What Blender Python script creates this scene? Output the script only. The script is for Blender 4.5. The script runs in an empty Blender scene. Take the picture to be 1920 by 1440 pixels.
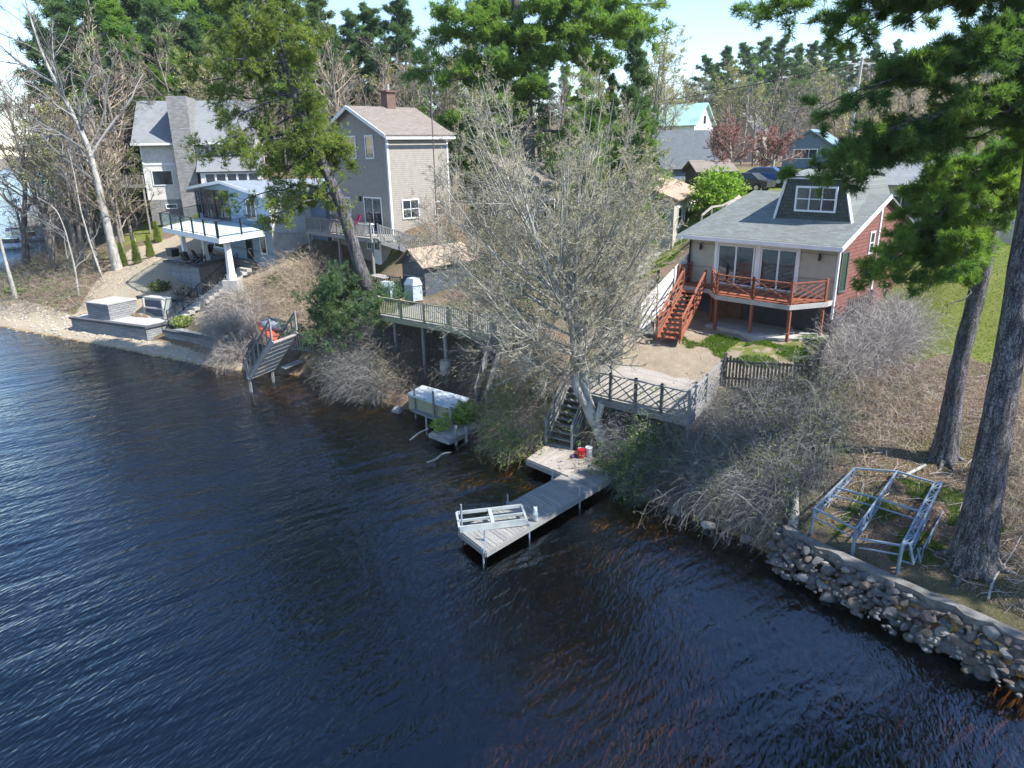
import bpy, math, random
import numpy as np
from mathutils import Vector, Matrix

# ------------------------------------------------------------------ camera, world, sun, exposure
SC = bpy.context.scene
COL = SC.collection
PITCH, ROLL, CAMH = math.radians(18.3), math.radians(1.0), 12.0
cam = bpy.data.cameras.new("camera"); camo = bpy.data.objects.new("camera", cam); COL.objects.link(camo)
cam.sensor_width = 36; cam.lens = 24.96; cam.clip_end = 6000; cam.clip_start = 0.1
cp, sp, cr, sr = math.cos(PITCH), math.sin(PITCH), math.cos(ROLL), math.sin(ROLL)
FW = np.array([0, cp, -sp]); R0 = np.array([1., 0, 0]); U0 = np.array([0, sp, cp])
RT = R0 * cr - U0 * sr; UP = U0 * cr + R0 * sr
camo.matrix_world = Matrix(((RT[0], UP[0], -FW[0], 0), (RT[1], UP[1], -FW[1], 0), (RT[2], UP[2], -FW[2], CAMH), (0, 0, 0, 1)))
SC.camera = camo
SUN_EL, SUN_AZ = math.radians(49), math.radians(111)      # azimuth clockwise from +Y
world = bpy.data.worlds.new("World"); SC.world = world; world.use_nodes = True
nt = world.node_tree
sky = nt.nodes.new('ShaderNodeTexSky'); sky.sky_type = 'NISHITA'; sky.sun_disc = False
sky.sun_elevation = SUN_EL; sky.sun_rotation = SUN_AZ; sky.air_density = 1.0; sky.dust_density = 0.0; sky.ozone_density = 3.0
bg = nt.nodes['Background']; bg.inputs[1].default_value = 0.15
nt.links.new(sky.outputs[0], bg.inputs[0])
sl = bpy.data.lights.new("sun", 'SUN'); sl.energy = 5.0; sl.angle = math.radians(0.5); sl.color = (1, .95, .87)
so = bpy.data.objects.new("sun", sl); COL.objects.link(so)
sdir = Vector((math.sin(SUN_AZ) * math.cos(SUN_EL), math.cos(SUN_AZ) * math.cos(SUN_EL), math.sin(SUN_EL)))
so.rotation_euler = sdir.to_track_quat('Z', 'Y').to_euler()
SC.view_settings.view_transform = 'Standard'; SC.view_settings.look = 'None'
SC.view_settings.exposure = 0.98
SC.cycles.max_bounces = 6; SC.cycles.transparent_max_bounces = 12; SC.cycles.transmission_bounces = 4
SC.cycles.diffuse_bounces = 2; SC.cycles.glossy_bounces = 3; SC.cycles.volume_bounces = 0
SC.cycles.caustics_reflective = False; SC.cycles.caustics_refractive = False

# ------------------------------------------------------------------ measuring helpers (photo pixels -> world)
FPX = 1331.0
def ray(px, py):
    px = np.asarray(px, float); py = np.asarray(py, float)
    return FW + ((px - 960) / FPX)[..., None] * RT + ((720 - py) / FPX)[..., None] * UP
def P(px, py, z):
    d = ray(px, py); t = (z - CAMH) / d[2]; return np.array([t * d[0], t * d[1], z])
def Yp(px, py, y):
    d = ray(px, py); t = y / d[1]; return np.array([t * d[0], y, CAMH + t * d[2]])
rng = np.random.default_rng(7)
random.seed(7)

# ------------------------------------------------------------------ geometry builder
class GB:
    def __init__(s): s.V = []; s.F = []; s.C = []; s.n = 0
    def add(s, v, f, c=None):
        v = np.asarray(v, float).reshape(-1, 3); f = np.asarray(f, np.int64)
        s.V.append(v); s.F.append(f + s.n); s.n += len(v)
        if c is None: c = random.random()
        s.C.append(np.broadcast_to(np.asarray(c, float), (len(f),)).copy()); return s
    def hexa(s, p, c=None):       # 8 points: bottom 4 ccw, top 4 ccw
        return s.add(p, [[3, 2, 1, 0], [4, 5, 6, 7], [0, 1, 5, 4], [1, 2, 6, 5], [2, 3, 7, 6], [3, 0, 4, 7]], c)
    def box(s, x0, x1, y0, y1, z0, z1, c=None):
        return s.hexa([(x0, y0, z0), (x1, y0, z0), (x1, y1, z0), (x0, y1, z0), (x0, y0, z1), (x1, y0, z1), (x1, y1, z1), (x0, y1, z1)], c)
    def beam(s, a, b, w, h, up=(0, 0, 1), c=None):
        a = np.array(a, float); b = np.array(b, float); d = b - a; L = np.linalg.norm(d)
        if L < 1e-6: return s
        d /= L; upv = np.array(up, float)
        sd = np.cross(d, upv)
        if np.linalg.norm(sd) < 1e-3: sd = np.cross(d, (1, 0, 0))
        sd /= np.linalg.norm(sd); u = np.cross(sd, d); sd = sd * w / 2; u = u * h / 2
        return s.hexa([a - sd - u, a + sd - u, b + sd - u, b - sd - u, a - sd + u, a + sd + u, b + sd + u, b - sd + u], c)
    def cyl(s, a, b, r0, r1=None, n=10, c=None, caps=True):
        r1 = r0 if r1 is None else r1
        a = np.array(a, float); b = np.array(b, float); d = b - a; d /= max(np.linalg.norm(d), 1e-9)
        t = np.array([1, 0, 0]) if abs(d[0]) < .9 else np.array([0, 1, 0])
        x = np.cross(d, t); x /= np.linalg.norm(x); y = np.cross(d, x)
        an = np.arange(n) * 2 * math.pi / n
        ring = np.cos(an)[:, None] * x + np.sin(an)[:, None] * y
        c = random.random() if c is None else c
        s.add(np.vstack([a + ring * r0, b + ring * r1]), [[i, (i + 1) % n, n + (i + 1) % n, n + i] for i in range(n)], c)
        if caps:
            for P_, r, fl in ((a, r0, 1), (b, r1, 0)):
                idx = list(range(n)); idx = idx[::-1] if fl else idx
                s.add(P_ + ring * r, [idx], c)
        return s
    def poly(s, pts, z0, z1, c=None):    # vertical prism of a ground polygon
        n = len(pts); pts = np.asarray(pts, float)[:, :2]
        z0 = np.broadcast_to(z0, (n,)); z1 = np.broadcast_to(z1, (n,))
        ar = sum(pts[i, 0] * pts[(i + 1) % n, 1] - pts[(i + 1) % n, 0] * pts[i, 1] for i in range(n))
        if ar < 0: pts = pts[::-1]; z0 = z0[::-1]; z1 = z1[::-1]
        c = random.random() if c is None else c
        v = np.vstack([np.c_[pts, z0], np.c_[pts, z1]])
        s.add(v, [[i, (i + 1) % n, n + (i + 1) % n, n + i] for i in range(n)], c)
        s.add(np.c_[pts, z1], [list(range(n))], c); s.add(np.c_[pts, z0], [list(range(n))[::-1]], c); return s
    def slab(s, pts, th, c=None):        # thick sheet below a (planar) polygon given in 3D
        n = len(pts); pts = np.asarray(pts, float)
        nm = np.cross(pts[1] - pts[0], pts[2] - pts[0]); nm /= np.linalg.norm(nm)
        if nm[2] < 0: pts = pts[::-1]; nm = -nm
        lo = pts - nm * th; c = random.random() if c is None else c
        s.add(pts, [list(range(n))], c); s.add(lo, [list(range(n))[::-1]], c)
        s.add(np.vstack([lo, pts]), [[i, (i + 1) % n, n + (i + 1) % n, n + i] for i in range(n)], c); return s
    def tubes(s, Pt, R, sides=3, c=None):
        Pt = np.asarray(Pt, float); N, K, _ = Pt.shape
        R = np.broadcast_to(R, (N, K))
        T = np.gradient(Pt, axis=1); T /= np.linalg.norm(T, axis=2, keepdims=True) + 1e-9
        ref = np.where(np.abs(T[..., 2:3]) > .9, np.array([1., 0, 0]), np.array([0, 0, 1.]))
        X = np.cross(T, ref); X /= np.linalg.norm(X, axis=2, keepdims=True) + 1e-9; Yv = np.cross(T, X)
        an = np.arange(sides) * 2 * math.pi / sides
        V = Pt[:, :, None, :] + R[:, :, None, None] * (np.cos(an)[:, None] * X[:, :, None, :] + np.sin(an)[:, None] * Yv[:, :, None, :])
        base = (np.arange(N) * K * sides)[:, None, None] + (np.arange(K - 1) * sides)[None, :, None]
        i = np.arange(sides); j = (i + 1) % sides
        q = np.stack([base + i, base + j, base + sides + j, base + sides + i], -1).reshape(-1, 4)
        cc = rng.random(N) if c is None else np.broadcast_to(c, (N,))
        s.add(V.reshape(-1, 3), q, np.repeat(cc, (K - 1) * sides)); return s
    def ribbons(s, Pt, W, c=None):
        Pt = np.asarray(Pt, float); N, K, _ = Pt.shape
        T = np.gradient(Pt, axis=1); rv = rng.normal(size=(N, 1, 3))
        X = np.cross(T, rv); X /= np.linalg.norm(X, axis=2, keepdims=True) + 1e-9
        W = np.broadcast_to(W, (N, K))[..., None] / 2
        V = np.stack([Pt - X * W, Pt + X * W], 2)
        base = (np.arange(N) * K * 2)[:, None] + (np.arange(K - 1) * 2)[None, :]
        q = np.stack([base, base + 1, base + 3, base + 2], -1).reshape(-1, 4)
        cc = rng.random(N) if c is None else np.broadcast_to(c, (N,))
        s.add(V.reshape(-1, 3), q, np.repeat(cc, K - 1)); return s
    def blades(s, C, D, n, ln, w, spread=.8, c=None):      # needle tufts: n thin triangles per centre
        C = np.repeat(C, n, 0); D = np.repeat(D, n, 0); N = len(C)
        d = D + rng.normal(size=(N, 3)) * spread; d /= np.linalg.norm(d, axis=1, keepdims=True) + 1e-9
        x = np.cross(d, rng.normal(size=(N, 3))); x /= np.linalg.norm(x, axis=1, keepdims=True) + 1e-9
        L = ln * rng.uniform(.7, 1.15, (N, 1)); W = w / 2
        V = np.stack([C - x * W, C + x * W, C + d * L + x * W * .6, C + d * L - x * W * .6], 1).reshape(-1, 3)
        cc = rng.random(N) if c is None else np.repeat(np.broadcast_to(c, (N // n,)), n) * .6 + rng.random(N) * .4
        s.add(V, np.arange(N * 4).reshape(-1, 4), cc); return s
    def leaves(s, C, size, c=None, up=.4):
        N = len(C); nrm = rng.normal(size=(N, 3)); nrm[:, 2] = abs(nrm[:, 2]) + up; nrm /= np.linalg.norm(nrm, axis=1, keepdims=True)
        x = np.cross(nrm, rng.normal(size=(N, 3))); x /= np.linalg.norm(x, axis=1, keepdims=True); y = np.cross(nrm, x)
        S = (size * rng.uniform(.6, 1.3, (N, 1)))
        V = np.stack([C - x * S, C - y * S * .55, C + x * S, C + y * S * .55], 1).reshape(-1, 3)
        cc = rng.random(N) if c is None else np.broadcast_to(c, (N,))
        s.add(V, np.arange(N * 4).reshape(-1, 4), cc); return s
    def rock(s, ctr, r, sc=(1, 1, .7), c=None, seed=None, sub=2):
        v, f = ico(sub); q = np.random.default_rng(seed if seed is not None else random.randrange(10**6))
        v = v.copy()
        for _ in range(13):
            a = q.normal(size=3); a /= np.linalg.norm(a); h = q.uniform(.52, .88); d = v @ a; v -= np.maximum(d - h, 0)[:, None] * a * .85
        for k in range(3):
            a = q.normal(size=3) * (1.5 + k); v *= 1 + .07 / (k + 1) * np.sin(v @ a + q.uniform(0, 6))[:, None]
        an = q.uniform(0, 6.28); M = np.array([[math.cos(an), -math.sin(an), 0], [math.sin(an), math.cos(an), 0], [0, 0, 1]])
        s.add((v * np.array(sc) * r) @ M.T + np.array(ctr), f, c); return s
    def build(s, name, mat, parent=None, world=False, smooth=False, loc=None):
        V = np.vstack(s.V)
        if parent is not None and world:
            l = np.array(parent.location); a = -parent.rotation_euler[2]; V = V - l
            V = V @ np.array([[math.cos(a), -math.sin(a), 0], [math.sin(a), math.cos(a), 0], [0, 0, 1]]).T
        if loc is not None: V = V - np.array(loc)
        me = bpy.data.meshes.new(name)
        cnt = np.concatenate([np.full(len(f), f.shape[1], np.int32) for f in s.F])
        lp = np.concatenate([f.ravel() for f in s.F]).astype(np.int32)
        me.vertices.add(len(V)); me.vertices.foreach_set('co', V.astype(np.float32).ravel())
        me.loops.add(len(lp)); me.loops.foreach_set('vertex_index', lp)
        st = np.concatenate([[0], np.cumsum(cnt)[:-1]]).astype(np.int32)
        me.polygons.add(len(cnt)); me.polygons.foreach_set('loop_start', st); me.polygons.foreach_set('loop_total', cnt)
        at = me.attributes.new('rnd', 'FLOAT', 'FACE'); at.data.foreach_set('value', np.concatenate(s.C).astype(np.float32))
        me.polygons.foreach_set('use_smooth', np.full(len(cnt), smooth))
        me.update(calc_edges=True); me.validate()
        o = bpy.data.objects.new(name, me); COL.objects.link(o)
        if mat is not None: me.materials.append(mat)
        if parent is not None: o.parent = parent
        if loc is not None: o.location = loc
        return o
_ico = {}
def ico(sub):
    if sub in _ico: return _ico[sub]
    import bmesh
    bm = bmesh.new(); bmesh.ops.create_icosphere(bm, subdivisions=sub, radius=1)
    v = np.array([x.co[:] for x in bm.verts]); f = np.array([[q.index for q in t.verts] for t in bm.faces]); bm.free()
    _ico[sub] = (v, f); return v, f
def tag(o, label=None, cat=None, group=None, kind=None):
    if label: o['label'] = label
    if cat: o['category'] = cat
    if group: o['group'] = group
    if kind: o['kind'] = kind
    return o
def thing(name, label, cat, loc=(0, 0, 0), rz=0, group=None):
    o = bpy.data.objects.new(name, None); COL.objects.link(o); o.empty_display_size = .3
    o.location = loc; o.rotation_euler = (0, 0, rz); return tag(o, label, cat, group)
def dup(o, loc, rz=0, sc=1, label=None, tilt=(0, 0)):
    c = o.copy(); COL.objects.link(c); c.location = loc; c.rotation_euler = (tilt[0], tilt[1], rz); c.scale = (sc, sc, sc) if not hasattr(sc, '__len__') else sc
    if label: c['label'] = label
    for ch in list(o.children):
        k = ch.copy(); COL.objects.link(k); k.parent = c
        for g in ch.children:
            g2 = g.copy(); COL.objects.link(g2); g2.parent = k
    return c

# ------------------------------------------------------------------ materials
class NB:
    def __init__(s, name):
        s.m = bpy.data.materials.new(name); s.m.use_nodes = True; s.t = s.m.node_tree
        s.b = s.t.nodes['Principled BSDF']; s.out = s.t.nodes['Material Output']
    def n(s, typ, **k):
        nd = s.t.nodes.new(typ)
        for a, v in k.items():
            if a.startswith('i_'):
                key = a[2:]; key = int(key) if key.isdigit() else key.replace('_', ' ')
                s.set(nd.inputs[key], v)
            else: setattr(nd, a, v)
        return nd
    def set(s, inp, v):
        if isinstance(v, bpy.types.NodeSocket): s.t.links.new(v, inp)
        elif isinstance(v, bpy.types.Node): s.t.links.new(v.outputs[0], inp)
        else:
            if inp.type == 'RGBA' and len(v) == 3: v = (*v, 1)
            inp.default_value = v
    def math(s, op, a, b=0, c=0):
        nd = s.n('ShaderNodeMath', operation=op); s.set(nd.inputs[0], a); s.set(nd.inputs[1], b); s.set(nd.inputs[2], c); return nd.outputs[0]
    def mix(s, f, a, b, mode='MIX'):
        nd = s.n('ShaderNodeMix', data_type='RGBA', blend_type=mode); s.set(nd.inputs[0], f); s.set(nd.inputs[6], a); s.set(nd.inputs[7], b); return nd.outputs[2]
    def noise(s, vec, scale, detail=4, rough=.6, dist=0):
        nd = s.n('ShaderNodeTexNoise'); s.set(nd.inputs['Vector'], vec); nd.inputs['Scale'].default_value = scale
        nd.inputs['Detail'].default_value = detail; nd.inputs['Roughness'].default_value = rough; nd.inputs['Distortion'].default_value = dist; return nd.outputs[0]
    def ramp(s, f, lo, hi):
        nd = s.n('ShaderNodeMapRange', interpolation_type='SMOOTHSTEP'); s.set(nd.inputs[0], f); nd.inputs[1].default_value = lo; nd.inputs[2].default_value = hi; return nd.outputs[0]
    def obj(s): return s.n('ShaderNodeTexCoord').outputs['Object']
    def pos(s): return s.n('ShaderNodeNewGeometry').outputs['Position']
    def attr(s, nm='rnd'): return s.n('ShaderNodeAttribute', attribute_name=nm)
    def scale(s, v, sx, sy, sz, rz=0):
        nd = s.n('ShaderNodeMapping'); s.set(nd.inputs[0], v); nd.inputs[3].default_value = (sx, sy, sz); nd.inputs[2].default_value = (0, 0, rz); return nd.outputs[0]
    def bump(s, h, d=.01, st=1.):
        nd = s.n('ShaderNodeBump'); s.set(nd.inputs['Height'], h); nd.inputs['Distance'].default_value = d; nd.inputs['Strength'].default_value = st
        s.t.links.new(nd.outputs[0], s.b.inputs['Normal']); return nd
    def fin(s, col, rough=.7, metal=0, spec=.3):
        s.set(s.b.inputs['Base Color'], col); s.set(s.b.inputs['Roughness'], rough); s.b.inputs['Metallic'].default_value = metal
        s.b.inputs['Specular IOR Level'].default_value = spec; return s.m
def cmul(c, k): return tuple(min(x * k, 1) for x in c)
def paint(name, c, rough=.6, var=.12, scale=2.5, bump=.003, metal=0, grime=.25):
    b = NB(name); o = b.obj(); n1 = b.noise(o, scale, 5); n2 = b.noise(o, scale * 14, 3)
    col = b.mix(b.ramp(n1, .35, .75), cmul(c, 1 + var), cmul(c, 1 - grime)); col = b.mix(b.ramp(n2, .4, .8), col, cmul(c, 1 - var))
    b.bump(n2, bump); return b.fin(col, rough, metal)
def wood(name, c, c2, rough=.8, grain=22, lon=(1, 1, .05)):
    b = NB(name); o = b.obj(); r = b.attr().outputs['Fac']
    off = b.n('ShaderNodeCombineXYZ', i_0=b.math('MULTIPLY', r, 37.), i_1=b.math('MULTIPLY', r, 11.), i_2=b.math('MULTIPLY', r, 5.))
    v = b.n('ShaderNodeVectorMath', operation='ADD', i_0=o, i_1=off.outputs[0]).outputs[0]
    n1 = b.noise(v, grain, 4); n2 = b.noise(v, 1.6, 3)
    col = b.mix(r, c, c2); col = b.mix(b.ramp(n1, .35, .75), col, cmul(c, .55)); col = b.mix(b.math('MULTIPLY', b.ramp(n2, .45, .75), .5), col, cmul(c2, .6))
    b.bump(n1, .006); return b.fin(col, rough)
def siding(name, c, step=.12, rough=.6, vert=False):
    b = NB(name); o = b.obj(); sx = b.n('ShaderNodeSeparateXYZ', i_0=o)
    f = b.math('FRACT', b.math('DIVIDE', sx.outputs[2], step)); h = b.math('SUBTRACT', 1., f)
    n = b.noise(o, 3., 5); n2 = b.noise(b.scale(o, 1, 1, 8), 5, 4)
    col = b.mix(b.ramp(n, .3, .8), c, cmul(c, .82)); col = b.mix(b.math('MULTIPLY', b.ramp(f, .88, 1.), .55), col, cmul(c, .35)); col = b.mix(b.math('MULTIPLY', b.ramp(n2, .5, .8), .35), col, cmul(c, .7))
    b.bump(h, .02); return b.fin(col, rough)
def shingle(name, c, c2, axis=0, w=.32, h=.14, k=1., mortar=(.03, .03, .03), rough=.9, ms=.008, wall=False):
    # axis: horizontal object axis; rows follow object height (k = slope length per height) or the other axis
    b = NB(name); o = b.obj(); sx = b.n('ShaderNodeSeparateXYZ', i_0=o)
    vv = b.math('MULTIPLY', sx.outputs[2], k)
    hx = sx.outputs[axis] if axis < 2 else b.math('ADD', sx.outputs[0], b.math('MULTIPLY', sx.outputs[1], 1.0))
    cv = b.n('ShaderNodeCombineXYZ', i_0=hx, i_1=vv)
    br = b.n('ShaderNodeTexBrick', offset=.5); b.set(br.inputs['Vector'], cv.outputs[0])
    br.inputs['Scale'].default_value = 1; br.inputs['Brick Width'].default_value = w; br.inputs['Row Height'].default_value = h
    br.inputs['Mortar Size'].default_value = ms; br.inputs['Mortar Smooth'].default_value = .3; br.inputs['Bias'].default_value = 0
    b.set(br.inputs['Color1'], c); b.set(br.inputs['Color2'], c2); b.set(br.inputs['Mortar'], mortar)
    n = b.noise(o, 1.3, 5); n2 = b.noise(o, 30, 3)
    col = b.mix(b.math('MULTIPLY', b.ramp(n, .35, .75), .35), br.outputs[0], cmul(c, .6)); col = b.mix(b.math('MULTIPLY', b.ramp(n2, .4, .7), .35), col, cmul(c2, 1.35))
    b.bump(b.math('SUBTRACT', b.math('MULTIPLY', n2, .3), br.outputs[1]), .02); return b.fin(col, rough)
def leafmat(name, cs, rough=.55, tr=.35, tint=(1.3, 1.4, .5), clump=.5):
    b = NB(name); r = b.attr().outputs['Fac']; o = b.pos(); n = b.noise(o, clump, 3)
    col = b.mix(r, cs[0], cs[1])
    if len(cs) > 2: col = b.mix(b.ramp(n, .4, .7), col, cs[2])
    b.fin(col, rough, spec=.25)
    tl = b.n('ShaderNodeBsdfTranslucent'); b.set(tl.inputs[0], b.mix(1., col, tint, 'MULTIPLY'))
    mx = b.n('ShaderNodeMixShader'); mx.inputs[0].default_value = tr
    b.t.links.new(b.b.outputs[0], mx.inputs[1]); b.t.links.new(tl.outputs[0], mx.inputs[2]); b.t.links.new(mx.outputs[0], b.out.inputs[0]); return b.m
def bark(name, c, c2, sc=9, bump=.05, st=.12, plates=True):
    b = NB(name); o = b.obj(); v = b.scale(o, 1, 1, st); n = b.noise(v, sc, 6, .65, .6); n2 = b.noise(o, 1.2, 4)
    col = b.mix(b.ramp(n, .36, .64), c2, c)
    if plates:
        dv = b.n('ShaderNodeVectorMath', operation='ADD', i_0=b.scale(o, 1, 1, .17), i_1=b.n('ShaderNodeVectorMath', operation='SCALE', i_0=b.n('ShaderNodeTexNoise', i_Vector=o, i_Scale=9.).outputs[1], i_Scale=.22).outputs[0]).outputs[0]
        vo = b.n('ShaderNodeTexVoronoi', feature='DISTANCE_TO_EDGE', i_Vector=dv, i_Scale=sc * 1.5).outputs[0]
        cr_ = b.ramp(vo, -.05, .13); col = b.mix(b.math('ADD', b.math('MULTIPLY', cr_, .6), .4), cmul(c2, .6), col); hgt = b.math('ADD', b.math('MULTIPLY', cr_, 1.), b.math('MULTIPLY', n, .6))
    else: hgt = n
    col = b.mix(b.math('MULTIPLY', b.ramp(n2, .45, .75), .4), col, cmul(c, 1.5))
    b.bump(hgt, bump); return b.fin(col, .9, spec=.15)
def twigmat(name, c, c2):
    b = NB(name); r = b.attr().outputs['Fac']; return b.fin(b.mix(r, c, c2), .85, spec=.2)
def glassmat(name, c=(.03, .045, .06), rough=.06):
    b = NB(name); o = b.obj(); n = b.noise(o, 1.2, 2); b.bump(n, .02, .3); m = b.fin(b.mix(n, c, cmul(c, .4)), rough, spec=.9); return m

M = {}
M['white'] = paint('white_paint', (.74, .76, .78), .45, .05, 2, .001, grime=.12)
M['white_vinyl'] = paint('white_vinyl', (.78, .76, .77), .4, .05, grime=.12)
M['glass'] = glassmat('window_glass')
M['glass_green'] = glassmat('green_glass', (.03, .08, .075))
M['gray_wood'] = wood('weathered_gray_wood', (.33, .33, .32), (.22, .225, .22))
M['pale_wood'] = wood('pale_deck_wood', (.44, .40, .36), (.34, .31, .28))
M['dock_wood'] = wood('dock_wood', (.33, .32, .30), (.24, .245, .25))
M['dark_wood'] = wood('dark_weathered_wood', (.085, .08, .08), (.15, .14, .13))
M['fence_wood'] = wood('fence_wood', (.20, .185, .175), (.13, .12, .12))
M['fence_light'] = wood('light_fence_wood', (.36, .34, .30), (.26, .24, .22))
M['red_wood'] = wood('redwood_stain', (.38, .135, .075), (.27, .09, .05), .75)
M['green_wood'] = wood('treated_wood', (.36, .35, .23), (.28, .28, .19))
M['stone_gray'] = shingle('stone_block', (.30, .31, .32), (.20, .21, .225), 2, .45, .15, 1, (.09, .09, .09), ms=.012)
M['chimney_stone'] = shingle('fieldstone', (.34, .33, .32), (.20, .20, .20), 2, .35, .14, 1, (.3, .3, .29), ms=.015)
M['brick'] = shingle('brick', (.22, .12, .095), (.15, .08, .065), 2, .22, .08, 1, (.25, .22, .2), ms=.01)
M['concrete'] = paint('concrete', (.40, .39, .37), .9, .15, 1.5, .01)
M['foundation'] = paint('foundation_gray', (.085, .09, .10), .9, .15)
M['steel'] = paint('galvanised_steel', (.36, .42, .50), .4, .08, metal=.5)
M['alu'] = paint('aluminium', (.55, .60, .60), .4, .06, metal=.5)
M['black'] = paint('black_metal', (.02, .02, .022), .4)
M['bark_pine'] = bark('pine_bark', (.22, .21, .215), (.065, .062, .066))
M['bark_pine2'] = bark('pine_bark_reddish', (.16, .115, .09), (.05, .035, .03), 14)
M['bark_gray'] = bark('gray_bark', (.42, .41, .38), (.24, .235, .21), 5, .02, .4, False)
M['bark_mid'] = bark('mid_bark', (.24, .22, .20), (.13, .12, .11), 5, .02, .4, False)
M['pole_wood'] = twigmat('pole_wood', (.46, .44, .42), (.40, .38, .36))
M['bark_far'] = twigmat('far_bark', (.20, .18, .16), (.11, .10, .09))
M['twig_gray'] = twigmat('gray_twigs', (.29, .285, .275), (.10, .10, .095))
M['twig_silver'] = twigmat('silver_twigs', (.44, .41, .33), (.25, .23, .18))
M['twig_brown'] = twigmat('brown_twigs', (.34, .28, .23), (.12, .095, .08))
M['twig_tan'] = twigmat('tan_twigs', (.50, .41, .31), (.20, .16, .12))
M['twig_pale'] = twigmat('pale_twigs', (.46, .42, .39), (.19, .17, .16))
M['pine_dark'] = leafmat('pine_needles', [(.07, .14, .06), (.165, .24, .105), (.095, .17, .10)])
M['pine_mid'] = leafmat('pine_needles_mid', [(.095, .18, .06), (.21, .31, .09), (.10, .19, .08)], tr=.5)
M['pine_yellow'] = leafmat('pine_needles_yellow', tr=.45, cs=[(.15, .21, .055), (.33, .39, .11), (.10, .15, .045)])
M['pine_bright'] = leafmat('pine_needles_bright', [(.13, .23, .06), (.30, .42, .11), (.10, .20, .07)], tr=.5)
M['bud'] = leafmat('spring_buds', [(.30, .30, .12), (.46, .41, .20)], tr=.3)
M['leaf_green'] = leafmat('fresh_leaves', [(.08, .16, .03), (.17, .27, .06)])
M['leaf_olive'] = leafmat('olive_leaves', [(.075, .11, .035), (.15, .18, .06)])
M['leaf_bright'] = leafmat('bright_leaves', [(.15, .28, .03), (.25, .38, .06)])
M['leaf_plum'] = leafmat('plum_leaves', [(.34, .18, .16), (.48, .29, .25)], tint=(1.3, .8, .7))
M['leaf_dry'] = leafmat('dry_leaves', [(.17, .115, .075), (.36, .27, .19)], tr=.15, tint=(1, 1, 1))
M['grass'] = leafmat('grass_blades', [(.07, .15, .02), (.16, .25, .04)])

# ------------------------------------------------------------------ terrain
SHORE = [(34, -12), (24, 1), (11.93, 13.63), (11.0, 14.59), (10.25, 15.65), (9.03, 17.36), (7.96, 19.08), (6.79, 20.75), (4.9, 22.8), (3.9, 24.3), (3.2, 25.8),
         (1.2, 26.7), (0.3, 26.9), (-0.72, 27.5), (-2.0, 30.2), (-3.6, 31.4), (-5.74, 33.2), (-8.72, 35.8), (-12.08, 38.6), (-15.03, 39.4), (-17.66, 40.5),
         (-22.46, 43.2), (-29.53, 47.3), (-38.38, 52.2), (-46, 59), (-53, 71), (-54, 80), (-58, 92), (-76, 122), (-130, 200), (-160, 300), (-200, 500), (-300, 900),
         (-3000, 900), (-3000, -600), (40, -600)]
SH = np.array(SHORE, float)
def sdf(x, y):          # + on land, - in the water
    p = np.stack([x, y], -1); best = np.full(x.shape, 1e9); ins = np.zeros(x.shape, bool); n = len(SH)
    for i in range(n):
        a = SH[i]; b = SH[(i + 1) % n]; d = b - a
        t = np.clip(((p - a) @ d) / (d @ d), 0, 1); q = a + t[..., None] * d
        best = np.minimum(best, np.hypot(*(p - q).transpose((p.ndim - 1,) + tuple(range(p.ndim - 1)))))
        cond = ((a[1] > y) != (b[1] > y)); dy = (b[1] - a[1]) or 1e-9
        ins ^= cond & (x < (b[0] - a[0]) * (y - a[1]) / dy + a[0])
    return np.where(ins, -best, best)
CTRL = [(1560, 1000, 1.0), (1640, 1010, 1.1), (1820, 1075, 1.1), (1900, 1150, 1.0), (1765, 860, 2.1), (1600, 870, 1.9), (1500, 900, 1.4), (1650, 760, 2.8), (1750, 650, 3.6),
        (1860, 620, 3.8), (1850, 450, 5.0), (1700, 560, 4.3), (1600, 700, 3.2), (1910, 900, 2.2), (1165, 620, 3.3), (1160, 645, 3.0), (1170, 678, 2.6), (1250, 692, 2.65), (1350, 680, 2.8), (1350, 725, 2.65), (1450, 665, 3.2), (1480, 640, 3.4),
        (1530, 690, 3.0), (1555, 640, 3.4), (1340, 610, 3.4), (1220, 620, 3.4), (1400, 800, 1.5), (1460, 760, 2.4), (1550, 750, 2.8), (1350, 900, .9), (1250, 860, .9), (1080, 690, 2.6),
        (1000, 780, 1.0), (985, 700, 2.3), (905, 745, .6), (900, 660, 2.4), (852, 690, 1.2), (800, 660, 1.8), (700, 700, .8), (640, 665, 1.2), (600, 600, 2.7), (740, 600, 3.0),
        (700, 525, 4.1), (820, 520, 4.4), (860, 460, 5.2), (737, 457, 6.1), (843, 432, 6.5), (720, 508, 4.3), (560, 500, 4.5), (517, 497, 4.2), (450, 545, 3.0), (430, 600, 1.7),
        (520, 600, 1.8), (480, 672, .35), (520, 668, .45), (545, 640, 1.1), (200, 598, .95), (300, 605, .95), (375, 600, 1.4), (245, 550, 2.1), (350, 562, 2.1), (200, 624, .3), (290, 644, .3), (140, 610, .45), (355, 658, .3), (330, 548, 2.6), (425, 545, 2.3), (180, 520, 2.4), (300, 520, 3.1),
        (395, 478, 4.1), (60, 560, 1.2), (20, 590, .5), (100, 500, 2.0), (150, 470, 2.8), (230, 430, 4.6), (300, 402, 6.3), (345, 388, 7.0), (200, 400, 4.0), (110, 470, 1.0),
        (240, 500, 3.0), (350, 430, 5.2), (1000, 620, 3.6), (1100, 600, 3.6), (1180, 520, 4.4), (1240, 470, 5.0), (960, 560, 4.2), (1230, 590, 3.5)]
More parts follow.
